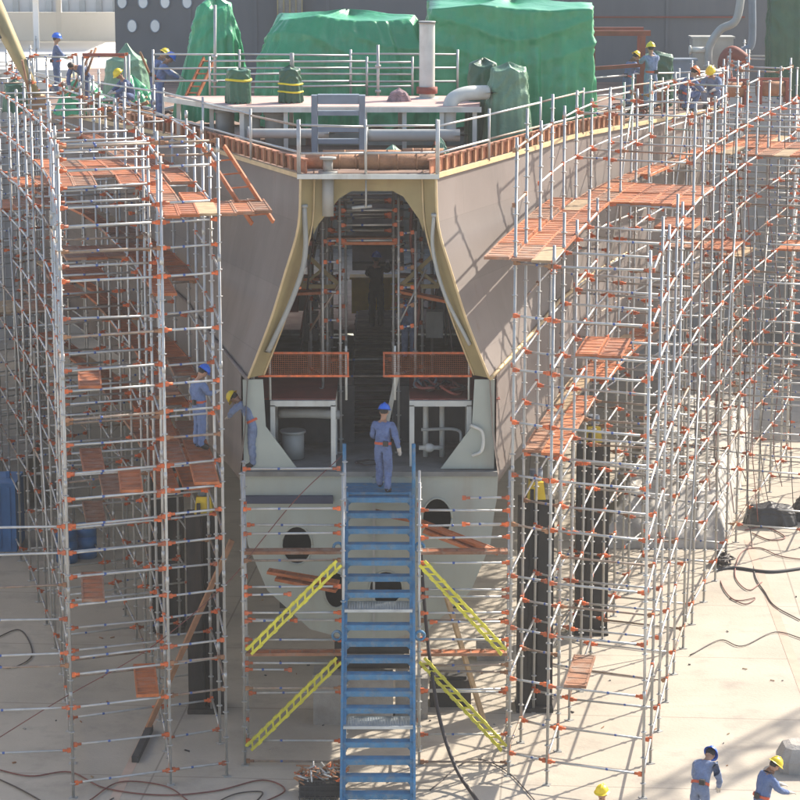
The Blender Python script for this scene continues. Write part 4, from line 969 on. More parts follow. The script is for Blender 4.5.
# ------------------------------------------------------------------ deckhouse behind
g = thing('deckhouse', (0, 88, 11.2), 'dark grey deckhouse with pale portholes across the background', 'deckhouse')
XL = (114 - 400) / F * 86.8
MB().box(((XL + 15.5) / 2, 88.5, 15.2), (15.5 - XL, 1.0, 8.2)).build('wall', M_DHOUSE, g)
for x in (XL + 2.6, XL + 4.9, XL + 7.4, 2.5, 6.0, 9.3): MB().box((x, 87.98, 15.2), (.1, .06, 8.1)).build('stiffener', M_DHOUSE, g)
MB().box((8.0, 87.96, at(650, 17, 88).z), (8.0, .08, .06)).build('rubbing_strip', M_RED, g)
for (px, py) in ((122, 2), (143, 2), (165, 2), (132, 26), (155, 26), (196, 26), (187, 2)):
    c = at(px, py, 87.95); f = MB(); ring = [(c.x + .165 * math.cos(a * .3927), c.y, c.z + .22 * math.sin(a * .3927)) for a in range(17)]
    o = MB().path(ring, .02, 6).build('porthole', M_BGREY, g)
    vs = [(c.x + .16 * math.cos(a * .3927), c.y - .01, c.z + .215 * math.sin(a * .3927)) for a in range(16)]
    MB().add(vs, [tuple(range(16))]).build('cover', M_PORT, o)
g = thing('wall_hatch', tuple(at(285, 30, 86)), 'pale lattice hatch on the deckhouse wall above the wide tarpaulin', 'hatch')
a, b = at(278, 30, 87.6), at(302, -12, 87.6)
MB().box(((a.x + b.x) / 2, 87.6, (a.z + b.z) / 2), (b.x - a.x, .12, b.z - a.z)).build('panel', M_CONC, g)
for k in range(5):
    x = a.x + (b.x - a.x) * k / 4; MB().box((x, 87.5, (a.z + b.z) / 2), (.04, .05, b.z - a.z)).build('bar', M_OCHRE, g)
# ducts and pipes at top right
pts = [(662, 60), (690, 40), (715, 22), (735, 10), (740, -10)]
def bgpipe(px, r, m, label, Y=80): return tpipe([at(x, y, Y) for x, y in px], r, m, label, (0,), 'exhaust_pipe')
bgpipe([(709, 66), (709, 48), (720, 30), (736, 20), (742, -10)], .13, M_PIPE, 'curved grey exhaust pipe at top right before the deckhouse')
bgpipe([(728, 56), (745, 50), (752, 40), (752, -10)], .12, M_BGREY, 'blue grey exhaust pipe bending up at top right', 80.5)
bgpipe([(690, 50), (705, 50)], .1, M_WHITE, 'short pale pipe stub at top right')
bgpipe([(727, 80), (724, 62), (732, 52), (745, 60)], .2, M_RED, 'red oxide elbow pipe at top right', 79)
tag(MB().box((0, 0, .9), (1.3, .9, 1.8)).box((0, 0, 1.83), (1.4, 1.0, .06)).build('ventilation_unit', M_PIPE, None, (10.0, 81, 11.3), True), 'pale grey ventilation cabinet among the pipes at top right', 'cabinet')
tag(MB().box((0, 0, .6), (.7, .6, 1.2)).box((0, 0, 1.23), (.8, .7, .06)).build('ventilation_unit', M_BGREY, None, (8.9, 79, 11.3), True), 'small blue grey cabinet left of the pipes at top right', 'cabinet')
# red portal frame
g = thing('portal_frame', (5.6, 68, 11.6), 'red oxide portal frame right of the box shaped tarpaulin', 'frame')
for x, y in ((5.2, 68), (6.55, 68), (5.3, 70), (6.65, 70)): MB().box((x, y, 12.7), (.13, .13, 2.2)).build('leg', M_RED, g)
for y in (68, 70): MB().bar((5.1, y, 13.85), (6.75, y, 13.85), .14, .14).build('beam', M_RED, g)
MB().bar((5.2, 68, 12.9), (6.6, 68, 13.0), .1, .1).build('beam', M_RED, g)
guard_rail([(4.9, 67, 11.6), (6.3, 68.8, 11.6), (7.9, 71.2, 11.5), (9.6, 73.8, 11.4)], 'second tube railing behind the workers on the right deck', (.6, 1.1))
# rust coloured deck gear, right
for i, (x, y) in enumerate(((7.2, 72.2), (8.7, 74), (9.9, 75), (11.2, 75.5))):
    gg = thing('mooring_gear', (x, y, 11.4), 'red oxide winch frame on the right deck, ' + ['leftmost of four', 'second from left of four', 'third from left of four', 'rightmost of four'][i], 'winch', 'winch frames on the right deck')
    for dx in (-.4, .4): MB().box((x + dx, y, 11.75), (.1, .5, .7)).build('side_plate', M_RED, gg)
    MB().tube((x - .5, y, 11.85), (x + .5, y, 11.85), .22, 14).build('drum', M_RUST, gg)
    MB().box((x, y - .2, 12.15), (.95, .06, .08)).build('crossbar', M_RED, gg)
# left deck clutter: crane boom, pipe frames, stairs
g = thing('crane_boom', tuple(at(40, 100, 72)), 'ochre crane boom slanting in at the top left corner', 'crane')
a, b = at(38, 98, 72), at(-14, -10, 72)
MB().path([a, a.lerp(b, .4), b], [.1, .2, .3], 4).build('boom', M_OCHRE, g)
MB().tube(a.lerp(b, .55) + Vector((-.25, -.3, 0)), b + Vector((-.25, -.3, 0)), .09).build('ram', M_DARK, g)
MB().box(a + Vector((0, 0, -.15)), (.5, .4, .4)).build('foot', M_RUST, g)
for i, (px, Y, wd, h) in enumerate(((105, 68.5, 1.15, 1.7), (52, 72, 1.3, 1.5))):
    c = at(px, 105, Y); z0 = 11.5
    gg = thing('pipe_frame', (c.x, Y, z0), ['red topped tube frame around the crouching worker at left', 'tube frame behind the standing worker at far left'][i], 'frame')
    for dx in (-wd / 2, wd / 2):
        for dy in (0, .9): MB().tube((c.x + dx, Y + dy, z0), (c.x + dx, Y + dy, z0 + h), .035).build('leg', M_GALV, gg)
    for dy in (0, .9):
        for zz in (.5, h): ledger(gg, (c.x - wd / 2, Y + dy, z0 + zz), (c.x + wd / 2, Y + dy, z0 + zz), 'rail')
    if i == 0: MB().bar((c.x - wd / 2, Y - .05, z0 + h + .05), (c.x + wd / 2, Y - .05, z0 + h + .05), .08, .08).build('top_beam', M_RED, gg)
g = thing('deck_stairs', tuple(at(198, 96, 62)), 'small red oxide deck ladder beside the peaked tarpaulin', 'ladder')
a, b = at(186, 96, 61.5), at(204, 58, 62.5)
for d in (0, .28): MB().bar(a + Vector((d, 0, 0)), b + Vector((d, 0, 0)), .04, .1).build('rail', M_PLANKR, g)
for k in range(6):
    p = a.lerp(b, (k + .5) / 6); MB().bar(p, p + Vector((.28, 0, 0)), .08, .03).build('rung', M_PLANKR, g)
for i, (p, q) in enumerate((((68, 98), (92, 50)), ((86, 75), (96, 48)), ((140, 52), (150, 75)), ((22, 60), (30, 100)))):
    A, B = at(*p, 69), at(*q, 69.4)
    tag(MB().tube(A, B, .035, 6).build('leaning_tube', M_RUST, None, tuple(A)), ['long rusty tube leaning over the bending worker at left', 'short rusty tube leaning beside the bending worker at left', 'rusty tube leaning left of the pair on deck', 'rusty tube leaning below the crane boom'][i], 'tube')
rr = random.Random(9)
for k in range(16):
    Yk = rr.uniform(66, 71); hw = lerp_tab(DECK, Yk); x = CX - hw + rr.uniform(.2, 2.2); L = rr.uniform(.5, 1.6); an = rr.uniform(-.5, .5); z = 11.62 + rr.uniform(0, .25)
    d = Vector((math.cos(an), math.sin(an), rr.uniform(-.05, .1))) * L
    P = [Vector((x, Yk, z)) - d / 2 + Vector((0, 0, .05 * math.sin(j * 2))) + d * j / 4 for j in range(5)]
    m, nm = rr.choice(((M_RUST, 'rusty'), (M_HOSE, 'black'), (M_PIPE, 'grey'), (M_WOODP, 'timber')))
    tag(MB().path(P, rr.uniform(.025, .06), 7).build('offcut_pipe', m, None, tuple(P[0])), 'offcut of pipe or timber lying in the clutter along the left deck edge', 'offcut', 'offcuts along the left deck edge')
for k in range(14):
    Yk = rr.uniform(63, 72); hw = lerp_tab(DECK, Yk); x = CX + hw - rr.uniform(.3, 2.0); L = rr.uniform(.4, 1.4); an = rr.uniform(.5, 1.4); z = 11.6 + rr.uniform(0, .25)
    d = Vector((math.cos(an), math.sin(an), rr.uniform(-.05, .1))) * L
    P = [Vector((x, Yk, z)) - d / 2 + Vector((0, 0, .05 * math.sin(j * 2))) + d * j / 4 for j in range(5)]
    m, nm = rr.choice(((M_RUST, 'rusty'), (M_HOSE, 'black'), (M_PIPE, 'grey'), (M_WOODP, 'timber')))
    tag(MB().path(P, rr.uniform(.025, .06), 7).build('offcut_pipe', m, None, tuple(P[0])), 'offcut of pipe or timber lying in the clutter along the right deck edge', 'offcut', 'offcuts along the right deck edge')

# ------------------------------------------------------------------ inside the open stern
g = thing('inner_scaffold', (CX, 54, 5.6), 'dark scaffold tower standing inside the open stern', 'scaffold')
XA = [(CX - .95, 54.2), (CX + .5, 54.2), (CX - .95, 56.2), (CX + .5, 56.2), (CX - 1.35, 55.2), (CX + 1.15, 55.4)]
for p in XA: post(g, p, 5.6, 11.2)
for z in (7.0, 9.95, 10.25, 10.6, 10.9):
    ledger(g, (*XA[0], z), (*XA[1], z)); ledger(g, (*XA[2], z), (*XA[3], z + .04))
for z in (7.0, 8.0, 8.6, 9.0, 9.4, 9.9):
    ledger(g, (*XA[1], z), (*XA[5], z), 'crossbar'); ledger(g, (*XA[4], z), (*XA[0], z), 'crossbar')
plank(g, (XA[0][0], 54.3, 10.05), (XA[1][0], 54.3, 10.05), .4); plank(g, (XA[2][0], 56.0, 8.95), (XA[2][0] - .9, 56.0, 8.95), .4); plank(g, (XA[3][0], 55.6, 8.6), (XA[3][0] + 1.1, 55.6, 8.5), .45); plank(g, (XA[2][0], 57.2, 8.5), (XA[2][0] - 1.2, 57.2, 8.5), .5)
XC = [(CX - 1.0, 52.7), (CX - .62, 52.7), (CX + .62, 52.7), (CX + .98, 52.7)]
for p, zt in zip(XC, (10.6, 11.2, 11.1, 10.4)): post(g, p, 5.6 if abs(p[0] - CX) < .7 else 7.0, zt)
for z in (8.35, 8.8, 9.2, 9.6, 10.0, 10.35): ledger(g, (*XC[2], z), (*XC[3], z + .02), 'crossbar', sl=.07)
for z in (8.5, 9.1, 9.75, 10.2): ledger(g, (*XC[0], z), (*XC[1], z), 'crossbar', sl=.07)
for z in (10.2, 10.55, 10.85): ledger(g, (*XC[1], z), (*XC[2], z), 'ledger', sl=.1)
ledger(g, (*XC[2], 8.4), (XC[3][0] + .25, 52.9, 9.6), 'brace', False); ledger(g, (XC[0][0] - .3, 52.9, 8.2), (*XC[1], 9.3), 'brace', False)
plank(g, (CX + .55, 53.3, 9.05), (CX + 1.75, 53.3, 8.8), .4, 0); plank(g, (CX - 1.75, 53.5, 8.95), (CX - .7, 53.5, 9.0), .4, 0); plank(g, (CX - .6, 53.0, 10.12), (CX + .6, 53.0, 10.12), .3, 0)
XB = [(CX - .75, 57.6), (CX + .62, 57.6), (CX - 1.0, 60.2), (CX + .95, 60.2), (CX - 1.45, 57.0), (CX + 1.4, 57.2), (CX - .55, 54.9), (CX - 1.1, 54.9)]
for p in XB: post(g, p, 5.6 if p[1] < 58 else 6.6, 11.2)
for z in (8.05, 8.75, 9.55, 10.1, 10.45, 10.8):
    if z > 9.9: ledger(g, (*XB[0], z), (*XB[1], z), sl=.07); ledger(g, (*XB[2], z - .1), (*XB[3], z - .1), sl=.07)
    ledger(g, (*XB[4], z), (*XB[0], z), 'crossbar', sl=.07); ledger(g, (*XB[1], z), (*XB[5], z), 'crossbar', sl=.07); ledger(g, (*XB[7], z - .3), (*XB[6], z - .3), 'crossbar', sl=.07)
plank(g, (CX - 1.7, 55.4, 9.0), (CX - .8, 55.4, 9.02), .45); plank(g, (CX + .6, 56.6, 8.9), (CX + 1.7, 56.6, 8.85), .45); plank(g, (CX - 1.8, 58.2, 8.6), (CX - .7, 58.2, 8.6), .45)
for (x0, x1, lab) in ((258, 349, 'orange mesh barrier on the left stern shelf'), (383, 472, 'orange mesh barrier on the right stern shelf')):
    a, b = at(x0, 376, 51.4), at(x1, 353, 51.4)
    gg = thing('mesh_barrier', (a.x, 51.4, a.z), lab, 'barrier', None)
    for z in (a.z, b.z): MB().bar((a.x, 51.4, z), (b.x, 51.4, z), .03, .045).build('frame_rail', M_ORANGE, gg)
    for x in (a.x + .02, b.x - .02): MB().bar((x, 51.4, a.z), (x, 51.4, b.z), .03, .045).build('frame_rail', M_ORANGE, gg)
    mb = MB(); n = 44
    for k in range(1, n): x = a.x + (b.x - a.x) * k / n; mb.box((x, 51.4, (a.z + b.z) / 2), (.005, .005, b.z - a.z - .05))
    for k in range(1, 11): mb.box(((a.x + b.x) / 2, 51.4, a.z + (b.z - a.z) * k / 11), (b.x - a.x - .05, .005, .005))
    mb.build('mesh', M_PLANKR, gg)
    for x in (a.x + .25, b.x - .06): MB().tube((x, 51.45, 7.0), (x, 51.45, 8.15), .025).build('post', M_WHITE, gg)
tag(MB().box((0, 0, .45), (1.2, .5, .9)).box((0, 0, .92), (1.3, .6, .05)).build('yellow_crate', M_YELP, None, (-.65, 64.2, 6.85), True), 'yellow crate behind the dark clad worker inside the stern', 'crate')
MB().box((CX, 71.2, 6.5), (7.1, 16, .1)).build('well_floor', M_CONC, ship)
beam((-.42, 52.6, 5.62), (-.05, 51.9, 7.5), .07, M_WHITE, 'pale slanting strut right of the central passage', 'strut', 'strut')
hose([(-.75, 51.4, 5.62), (-.9, 51.6, 5.63), (-.6, 51.8, 5.63), (-.45, 51.5, 5.63), (-.75, 51.35, 5.63), (-.95, 51.55, 5.65), (-.65, 51.75, 5.66)], .018, M_HOSE, 'black hose coiled on the stern floor left of the climbing worker', 'hoses on the stern floor')

# ------------------------------------------------------------------ people
BASE = dict(pelvis=(0, 0, .96), spine=(0, .0, 1.14), chest=(0, .01, 1.33), neck=(0, .0, 1.475), hbase=(0, .02, 1.555), head=(0, .03, 1.635),
            hipL=(-.095, 0, .91), kneeL=(-.105, .02, .5), ankL=(-.105, -.02, .1), toeL=(-.12, .16, .045),
            hipR=(.095, 0, .91), kneeR=(.105, .02, .5), ankR=(.105, -.02, .1), toeR=(.12, .16, .045),
            shL=(-.175, 0, 1.415), elL=(-.235, -.03, 1.14), wrL=(-.24, .07, .92), paL=(-.235, .1, .85),
            shR=(.175, 0, 1.415), elR=(.235, -.03, 1.14), wrR=(.24, .07, .92), paR=(.235, .1, .85))
RAD = dict(pelvis=.16, spine=.155, chest=.165, neck=.062, hbase=.06, head=.06, hip=.115, knee=.09, ank=.074, toe=.05, sh=.088, el=.066, wr=.05, pa=.036)
BONES = [('pelvis', 'spine', 0), ('spine', 'chest', 0), ('chest', 'neck', 1), ('neck', 'hbase', 1), ('hbase', 'head', 1)]
for S in 'LR':
    BONES += [('pelvis', 'hip' + S, 0), ('hip' + S, 'knee' + S, 0), ('knee' + S, 'ank' + S, 0), ('ank' + S, 'toe' + S, 2), ('chest', 'sh' + S, 0), ('sh' + S, 'el' + S, 0), ('el' + S, 'wr' + S, 0), ('wr' + S, 'pa' + S, 3)]
def seg_dist(p, a, b):
    d = b - a; t = max(0, min(1, (p - a).dot(d) / max(d.length_squared, 1e-9))); return (p - a - d * t).length
def person(label, loc, rz, pose, hat, cloth=M_COVER, belt=True, scale=1.0, vest=None, bare=False):
    if cloth is M_COVER: cloth = (M_COVER, M_COVER2, M_COVER3)[sum(map(ord, label)) % 3]
    J = {k: Vector(v) for k, v in BASE.items()}
    for k, v in pose.items():
        if k != 'look': J[k] = Vector(v)
    root = thing('person', loc, label, 'person'); root.rotation_euler = (0, 0, rz); root.scale = (scale,) * 3
    names = list(J); vs = [J[k] for k in names]; idx = {k: i for i, k in enumerate(names)}
    ed = [(idx[a], idx[b]) for a, b, _ in BONES]
    rad = [RAD.get(k, RAD.get(k[:-1])) for k in names]
    fing = []
    for S, sg in (('L', -1), ('R', 1)):
        w_, p_ = J['wr' + S], J['pa' + S]; d = (p_ - w_).normalized(); u = d.cross(Vector((0, 0, 1)))
        if u.length < .1: u = d.cross(Vector((0, 1, 0)))
        u.normalize(); n_ = d.cross(u)
        for q, (off, L) in enumerate(((-.03, .065), (-.01, .078), (.012, .074), (.03, .058))):
            i = len(vs); vs += [p_ + d * .03 + u * off, p_ + d * (.03 + L * .5) + u * off * 1.1 + n_ * .008, p_ + d * (.03 + L * .85) + u * off * 1.1 + n_ * .03]
            rad += [.0105, .0095, .008]; ed += [(idx['pa' + S], i), (i, i + 1), (i + 1, i + 2)]
        i = len(vs); vs += [p_ + u * -.045 * sg - d * .01, p_ + u * -.06 * sg + d * .03]; rad += [.012, .0095]; ed += [(idx['pa' + S], i), (i, i + 1)]
    me = bpy.data.meshes.new('body'); me.from_pydata([tuple(v) for v in vs], ed, []); o = bpy.data.objects.new('body', me); COL.objects.link(o)
    sk = o.modifiers.new('skin', 'SKIN'); sk.branch_smoothing = .4
    sv = me.skin_vertices[0].data
    for i, r in enumerate(rad): sv[i].radius = (r, r); sv[i].use_root = (i == idx['pelvis'])
    ss = o.modifiers.new('ss', 'SUBSURF'); ss.levels = 2; ss.render_levels = 2
    dg = bpy.context.evaluated_depsgraph_get(); ev = o.evaluated_get(dg); nm = bpy.data.meshes.new_from_object(ev)
    bpy.data.objects.remove(o); bpy.data.meshes.remove(me)
    for m in (cloth, M_SKIN, M_BOOT, M_GLOVE, M_HAIR): nm.materials.append(m)
    # clothing folds
    for v in nm.vertices:
        co = v.co; k = noise.noise(Vector((co.x * 9, co.y * 9, co.z * 13)) + Vector((loc[0], loc[1], 0))) * .014
        if co.z < 1.4: k += (noise.ridged_multi_fractal(Vector((co.x * 5 + loc[0], co.y * 5, co.z * 9)), .9, 2.0, 3, 1.0, 2.0) - 1.0) * .011
        if min((co - J['paL']).length, (co - J['paR']).length) > .13 and (co - J['head']).length > .16: v.co = co + v.normal * k
    for p in nm.polygons:
        c = p.center; best = min(BONES, key=lambda b: seg_dist(c, J[b[0]], J[b[1]])); mi = best[2]
        if best[:2] == ('chest', 'neck') and (c - J['chest']).length < .13: mi = 0
        dpalm = min((c - J['paL']).length, (c - J['paR']).length)
        if dpalm < .1: mi = 3
        p.material_index = mi; p.use_smooth = True
    # face: nose, eyes, ears, joined to the one body mesh
    up = (J['head'] - J['hbase']).normalized()
    fw = pose.get('look', None); fw = Vector(fw) if fw else Vector((0, 1, 0)); fw = (fw - up * fw.dot(up)).normalized(); rt = fw.cross(up).normalized()
    Hd = Matrix((rt, fw, up)).transposed(); hc = J['head'] + up * .01
    ex = MB()
    ex.ellipsoid(hc, (.078, .098, .115), 16, 10, 1, Hd)
    ex.ellipsoid(hc + Hd @ Vector((0, .1, -.03)), (.014, .02, .024), 6, 4, 1, Hd)
    for s in (-1, 1):
        ex.ellipsoid(hc + Hd @ Vector((s * .032, .086, 0)), (.013, .012, .009), 6, 4, 4, Hd); ex.ellipsoid(hc + Hd @ Vector((s * .082, 0, -.015)), (.012, .024, .034), 6, 4, 1, Hd)
    ex.ellipsoid(hc + Hd @ Vector((0, .09, -.066)), (.024, .01, .006), 6, 4, 4, Hd)
    ex.ellipsoid(hc + Hd @ Vector((0, -.022, .022)), (.085, .092, .105), 14, 8, 4, Hd, -50, 90)
    xm = ex.mesh('x', [cloth, M_SKIN, M_BOOT, M_GLOVE, M_HAIR])
    bm = bmesh.new(); bm.from_mesh(nm); bm.from_mesh(xm); bm.to_mesh(nm); bm.free(); bpy.data.meshes.remove(xm)
    nm.name = 'body'; bo = bpy.data.objects.new('body', nm); COL.objects.link(bo); bo.parent = root
    if hat:
        hb = MB(); hb.ellipsoid((0, 0, .035), (.118, .14, .125), 20, 7, 0, None, 0, 90)
        vs2, n = [], 24
        for (k1, k2) in ((1, 1), (1.2, 1.22)):
            for k in range(n):
                a = 2 * math.pi * k / n; f = 1 + (.1 if math.sin(a) > .2 and k1 > 1 else 0)
                vs2.append((.116 * k1 * math.cos(a), .138 * k2 * math.sin(a) * f, .04 - (.016 if k1 > 1 else 0)))
        hb.add(vs2, [(k, (k + 1) % n, n + (k + 1) % n, n + k) for k in range(n)], 0, True)
        hb.path([(0, -.13, .07), (0, -.08, .142), (0, 0, .166), (0, .08, .142), (0, .13, .07)], .016, 6)
        ho = bpy.data.objects.new('hard_hat', hb.mesh('hard_hat', hat)); COL.objects.link(ho); ho.parent = root
        ho.matrix_local = Matrix.Translation(hc + up * .01) @ Hd.to_4x4()
    if belt:
        ax = (J['spine'] - J['pelvis']).normalized(); c = J['pelvis'].lerp(J['spine'], .35); X = Vector((1, 0, 0)); Yv = ax.cross(X).normalized(); X = Yv.cross(ax)
        bb = MB(); ring = [c + X * .162 * math.cos(a * .3142) + Yv * .148 * math.sin(a * .3142) for a in range(21)]
        for q0, q1 in zip(ring, ring[1:]): bb.bar(q0, q1, .02, .05, 0, ax)
        bb.box(c - Yv * .15 + X * .09, (.1, .06, .1), None, 1)
        bo2 = bpy.data.objects.new('belt', bb.mesh('belt', [M_BELT, M_BOOT])); COL.objects.link(bo2); bo2.parent = root
    if vest:
        vb = MB()
        for s in (-1, 1): vb.path([J['chest'] + Vector((s * .1, .17, -.25)), J['chest'] + Vector((s * .1, .17, .02)), J['chest'] + Vector((s * .1, .03, .17)), J['chest'] + Vector((s * .06, -.16, .0)), J['chest'] + Vector((-s * .03, -.15, -.3))], .022, 6)
        vo = bpy.data.objects.new('harness', vb.mesh('harness', vest)); COL.objects.link(vo); vo.parent = root
    return root
P_WALK = dict(kneeL=(-.1, .14, .55), ankL=(-.1, .1, .16), toeL=(-.11, .28, .12), kneeR=(.1, .03, .5), ankR=(.1, -.06, .1), toeR=(.11, .12, .045),
              elR=(.27, -.02, 1.15), wrR=(.31, .06, .93), paR=(.32, .08, .86), elL=(-.24, .06, 1.16), wrL=(-.16, .24, 1.08), paL=(-.12, .3, 1.08), spine=(0, .02, 1.14), chest=(0, .04, 1.33), shL=(-.175, .04, 1.415), shR=(.175, .04, 1.415), neck=(0, .05, 1.475), hbase=(0, .08, 1.555), head=(0, .1, 1.635))
person('worker in blue coveralls and blue hard hat climbing the blue stairs', (-.35, 50.1, 5.31), R(-14), P_WALK, M_HATB, scale=1.03)
P_REACH = dict(spine=(0, .08, 1.12), chest=(0, .2, 1.28), neck=(0, .3, 1.38), hbase=(0, .36, 1.43), head=(0, .43, 1.46), look=(0, .7, -.7),
               shL=(-.17, .22, 1.37), elL=(-.26, .42, 1.2), wrL=(-.14, .5, 1.08), paL=(-.1, .55, 1.06), shR=(.17, .18, 1.38), elR=(.24, .12, 1.62), wrR=(.2, .1, 1.82), paR=(.19, .1, 1.9))
person('worker in blue coveralls and yellow hard hat bending left beside the stern corner', (-3.05, 51.2, 5.6), R(72), P_REACH, M_HATY, scale=1.0)
person('worker in blue coveralls standing on the shaded left scaffold with head bowed', (-4.15, 50.6, 6.12), R(-60), dict(elR=(.22, .12, 1.2), wrR=(.14, .32, 1.2), paR=(.12, .38, 1.22), hbase=(0, .05, 1.55), head=(0, .1, 1.61)), M_HATB)
P_UP = dict(elR=(.26, .14, 1.34), wrR=(.2, .34, 1.5), paR=(.19, .4, 1.54), elL=(-.25, .1, 1.25), wrL=(-.16, .3, 1.3), paL=(-.14, .36, 1.32))
person('worker in black clothes with his back turned inside the open stern', (CX + .08, 59.4, 7.22), R(-12), P_UP, M_HATB, cloth=M_COVERD, belt=False, scale=1.02)
person('worker in blue with orange harness and yellow hard hat inside the stern', (CX + .85, 56.0, 7.05), R(-25), P_UP, M_HATY, belt=False, vest=M_VEST)
person('worker with blue hard hat standing far left above the low tarpaulin', tuple(at(57, 96, 73)), R(-80), dict(elR=(.2, .14, 1.2), wrR=(.12, .3, 1.1), paR=(.1, .36, 1.08), elL=(-.2, .14, 1.2), wrL=(-.1, .3, 1.1), paL=(-.08, .36, 1.08)), M_HATB)
P_BEND = dict(pelvis=(0, -.12, .9), hipL=(-.095, -.12, .86), hipR=(.095, -.12, .86), spine=(0, .04, 1.04), chest=(0, .22, 1.14), neck=(0, .36, 1.17), hbase=(0, .44, 1.19), head=(0, .52, 1.18), look=(0, .3, -1),
              shL=(-.18, .3, 1.12), shR=(.18, .3, 1.12), elL=(-.24, .36, .84), wrL=(-.16, .44, .62), paL=(-.14, .46, .55), elR=(.24, .36, .84), wrR=(.16, .44, .62), paR=(.14, .46, .55))
person('bare headed dark haired worker bending over between the low tarpaulins at left', tuple(at(84, 108, 69.2)), R(150), P_BEND, None, belt=False)
P_SQ = dict(pelvis=(0, -.15, .42), hipL=(-.1, -.13, .4), hipR=(.1, -.13, .4), kneeL=(-.2, .28, .5), kneeR=(.2, .28, .5), ankL=(-.16, .02, .1), ankR=(.16, .02, .1), toeL=(-.18, .2, .045), toeR=(.18, .2, .045),
            spine=(0, -.08, .6), chest=(0, .06, .76), neck=(0, .14, .88), hbase=(0, .19, .95), head=(0, .24, 1.01), look=(0, 1, -.5), shL=(-.18, .08, .82), shR=(.18, .08, .82), elL=(-.26, .24, .62), wrL=(-.14, .42, .56), paL=(-.1, .48, .54), elR=(.26, .24, .62), wrR=(.14, .42, .56), paR=(.1, .48, .54))
person('crouching worker in blue beneath the red topped frame at left', tuple(at(128, 112, 68.3)), R(120), P_SQ, M_HATY, belt=False)
P_LEAN = dict(spine=(0, .05, 1.13), chest=(0, .12, 1.31), neck=(0, .17, 1.44), hbase=(0, .22, 1.51), head=(0, .27, 1.57), look=(0, 1, -.5), shL=(-.175, .12, 1.39), shR=(.175, .12, 1.39), elL=(-.24, .26, 1.2), wrL=(-.18, .5, 1.12), paL=(-.17, .56, 1.11), elR=(.24, .24, 1.18), wrR=(.18, .48, 1.08), paR=(.17, .55, 1.07))
person('worker in blue with blue hard hat leaning right at the platform end', tuple(at(160, 120, 64.8)), R(-75), P_LEAN, M_HATB)
person('worker with yellow hard hat hidden behind the blue hatted one at the platform', tuple(at(155, 114, 67.2)), R(-70), P_LEAN, M_HATY)
person('standing worker in blue with yellow hard hat on the right deck', tuple(at(650, 110, 67.4)), R(20), P_UP, M_HATY)
person('worker with yellow hard hat partly hidden inside the red portal frame', tuple(at(627, 112, 68.8)), R(-60), P_LEAN, M_HATY, scale=.95)
person('crouching worker with orange hard hat on the right deck', tuple(at(686, 112, 68.6)), R(-60), P_SQ, M_HATO, scale=1.05)
person('crouching worker with yellow hard hat on the right deck', tuple(at(712, 110, 69.4)), R(160), P_SQ, M_HATY, scale=1.05)
person('worker with blue hard hat and orange belt stooping on the sunlit floor', tuple(at(700, 834, z=0)), R(-30), dict(P_BEND, pelvis=(0, -.08, .93), hipL=(-.095, -.08, .89), hipR=(.095, -.08, .89), spine=(0, .02, 1.1), chest=(0, .14, 1.25), neck=(0, .25, 1.33), hbase=(0, .31, 1.37), head=(0, .38, 1.4), look=(0, .7, -.8), shL=(-.18, .2, 1.28), shR=(.18, .2, 1.28), elL=(-.25, .26, 1.0), wrL=(-.18, .4, .82), paL=(-.16, .44, .76), elR=(.25, .26, 1.0), wrR=(.18, .4, .82), paR=(.16, .44, .76)), M_HATB, scale=1.03)
person('worker with yellow hard hat and dark collar at the bottom right', tuple(at(759, 848, z=0)), R(-70), P_LEAN, M_HATY)
person('worker of whom only the yellow hard hat shows at the bottom edge', tuple(at(601, 880, z=0)), R(160), {}, M_HATY)

# concrete mooring block at the right edge of the sunlit floor
c = at(803, 768, z=0)
mb = MB(); vs = [(c.x + dx * k, c.y + dy * k, z) for k, z in ((1, 0), (1.02, .25), (.8, .5), (.55, .56)) for dx, dy in ((-.5, -.25), (-.35, -.42), (.4, -.42), (.55, -.25), (.55, .3), (.4, .42), (-.35, .42), (-.5, .3))]
mb.add(vs, [(r * 8 + k, r * 8 + (k + 1) % 8, r * 8 + 8 + (k + 1) % 8, r * 8 + 8 + k) for r in range(3) for k in range(8)] + [tuple(range(24, 32))])
tag(mb.build('concrete_weight', M_CONC, None, tuple(c)), 'rounded concrete weight at the right edge of the sunlit floor', 'weight')
# lattice jib of the dock crane, out of the picture on the right; its shadow crosses the lower right corner
h = 19.0; off = Vector((sd.x, sd.y, 0)) * (h / sd.z)
g0, g1 = at(640, 812, z=0), at(830, 712, z=0); d = (g1 - g0).normalized()
A, B = g0 - d * 3 + off + Vector((0, 0, h)), g1 + d * 6 + off + Vector((0, 0, h))
g = thing('dock_crane', (B.x, B.y, 0), 'lattice jib crane beyond the right edge of the picture', 'crane')
sdv = d.cross(Vector((0, 0, 1))) * .55
for k in (sdv, -sdv): MB().bar(A + k, B + k, .16, .16).build('chord', M_YELP, g)
MB().bar(A + Vector((0, 0, .9)), B + Vector((0, 0, .9)), .16, .16).build('chord', M_YELP, g)
n = 14; L = B - A
for k in range(n):
    p, q = A + L * k / n, A + L * (k + 1) / n; s_ = 1 if k % 2 else -1
    MB().bar(p + sdv * s_, q - sdv * s_, .09, .09).build('lacing', M_YELP, g)
    MB().bar(p + sdv * s_, (p + q) / 2 + Vector((0, 0, .9)), .09, .09).build('lacing', M_YELP, g)
MB().box((B.x, B.y, h / 2), (1.6, 1.6, h)).build('mast', M_YELP, g)

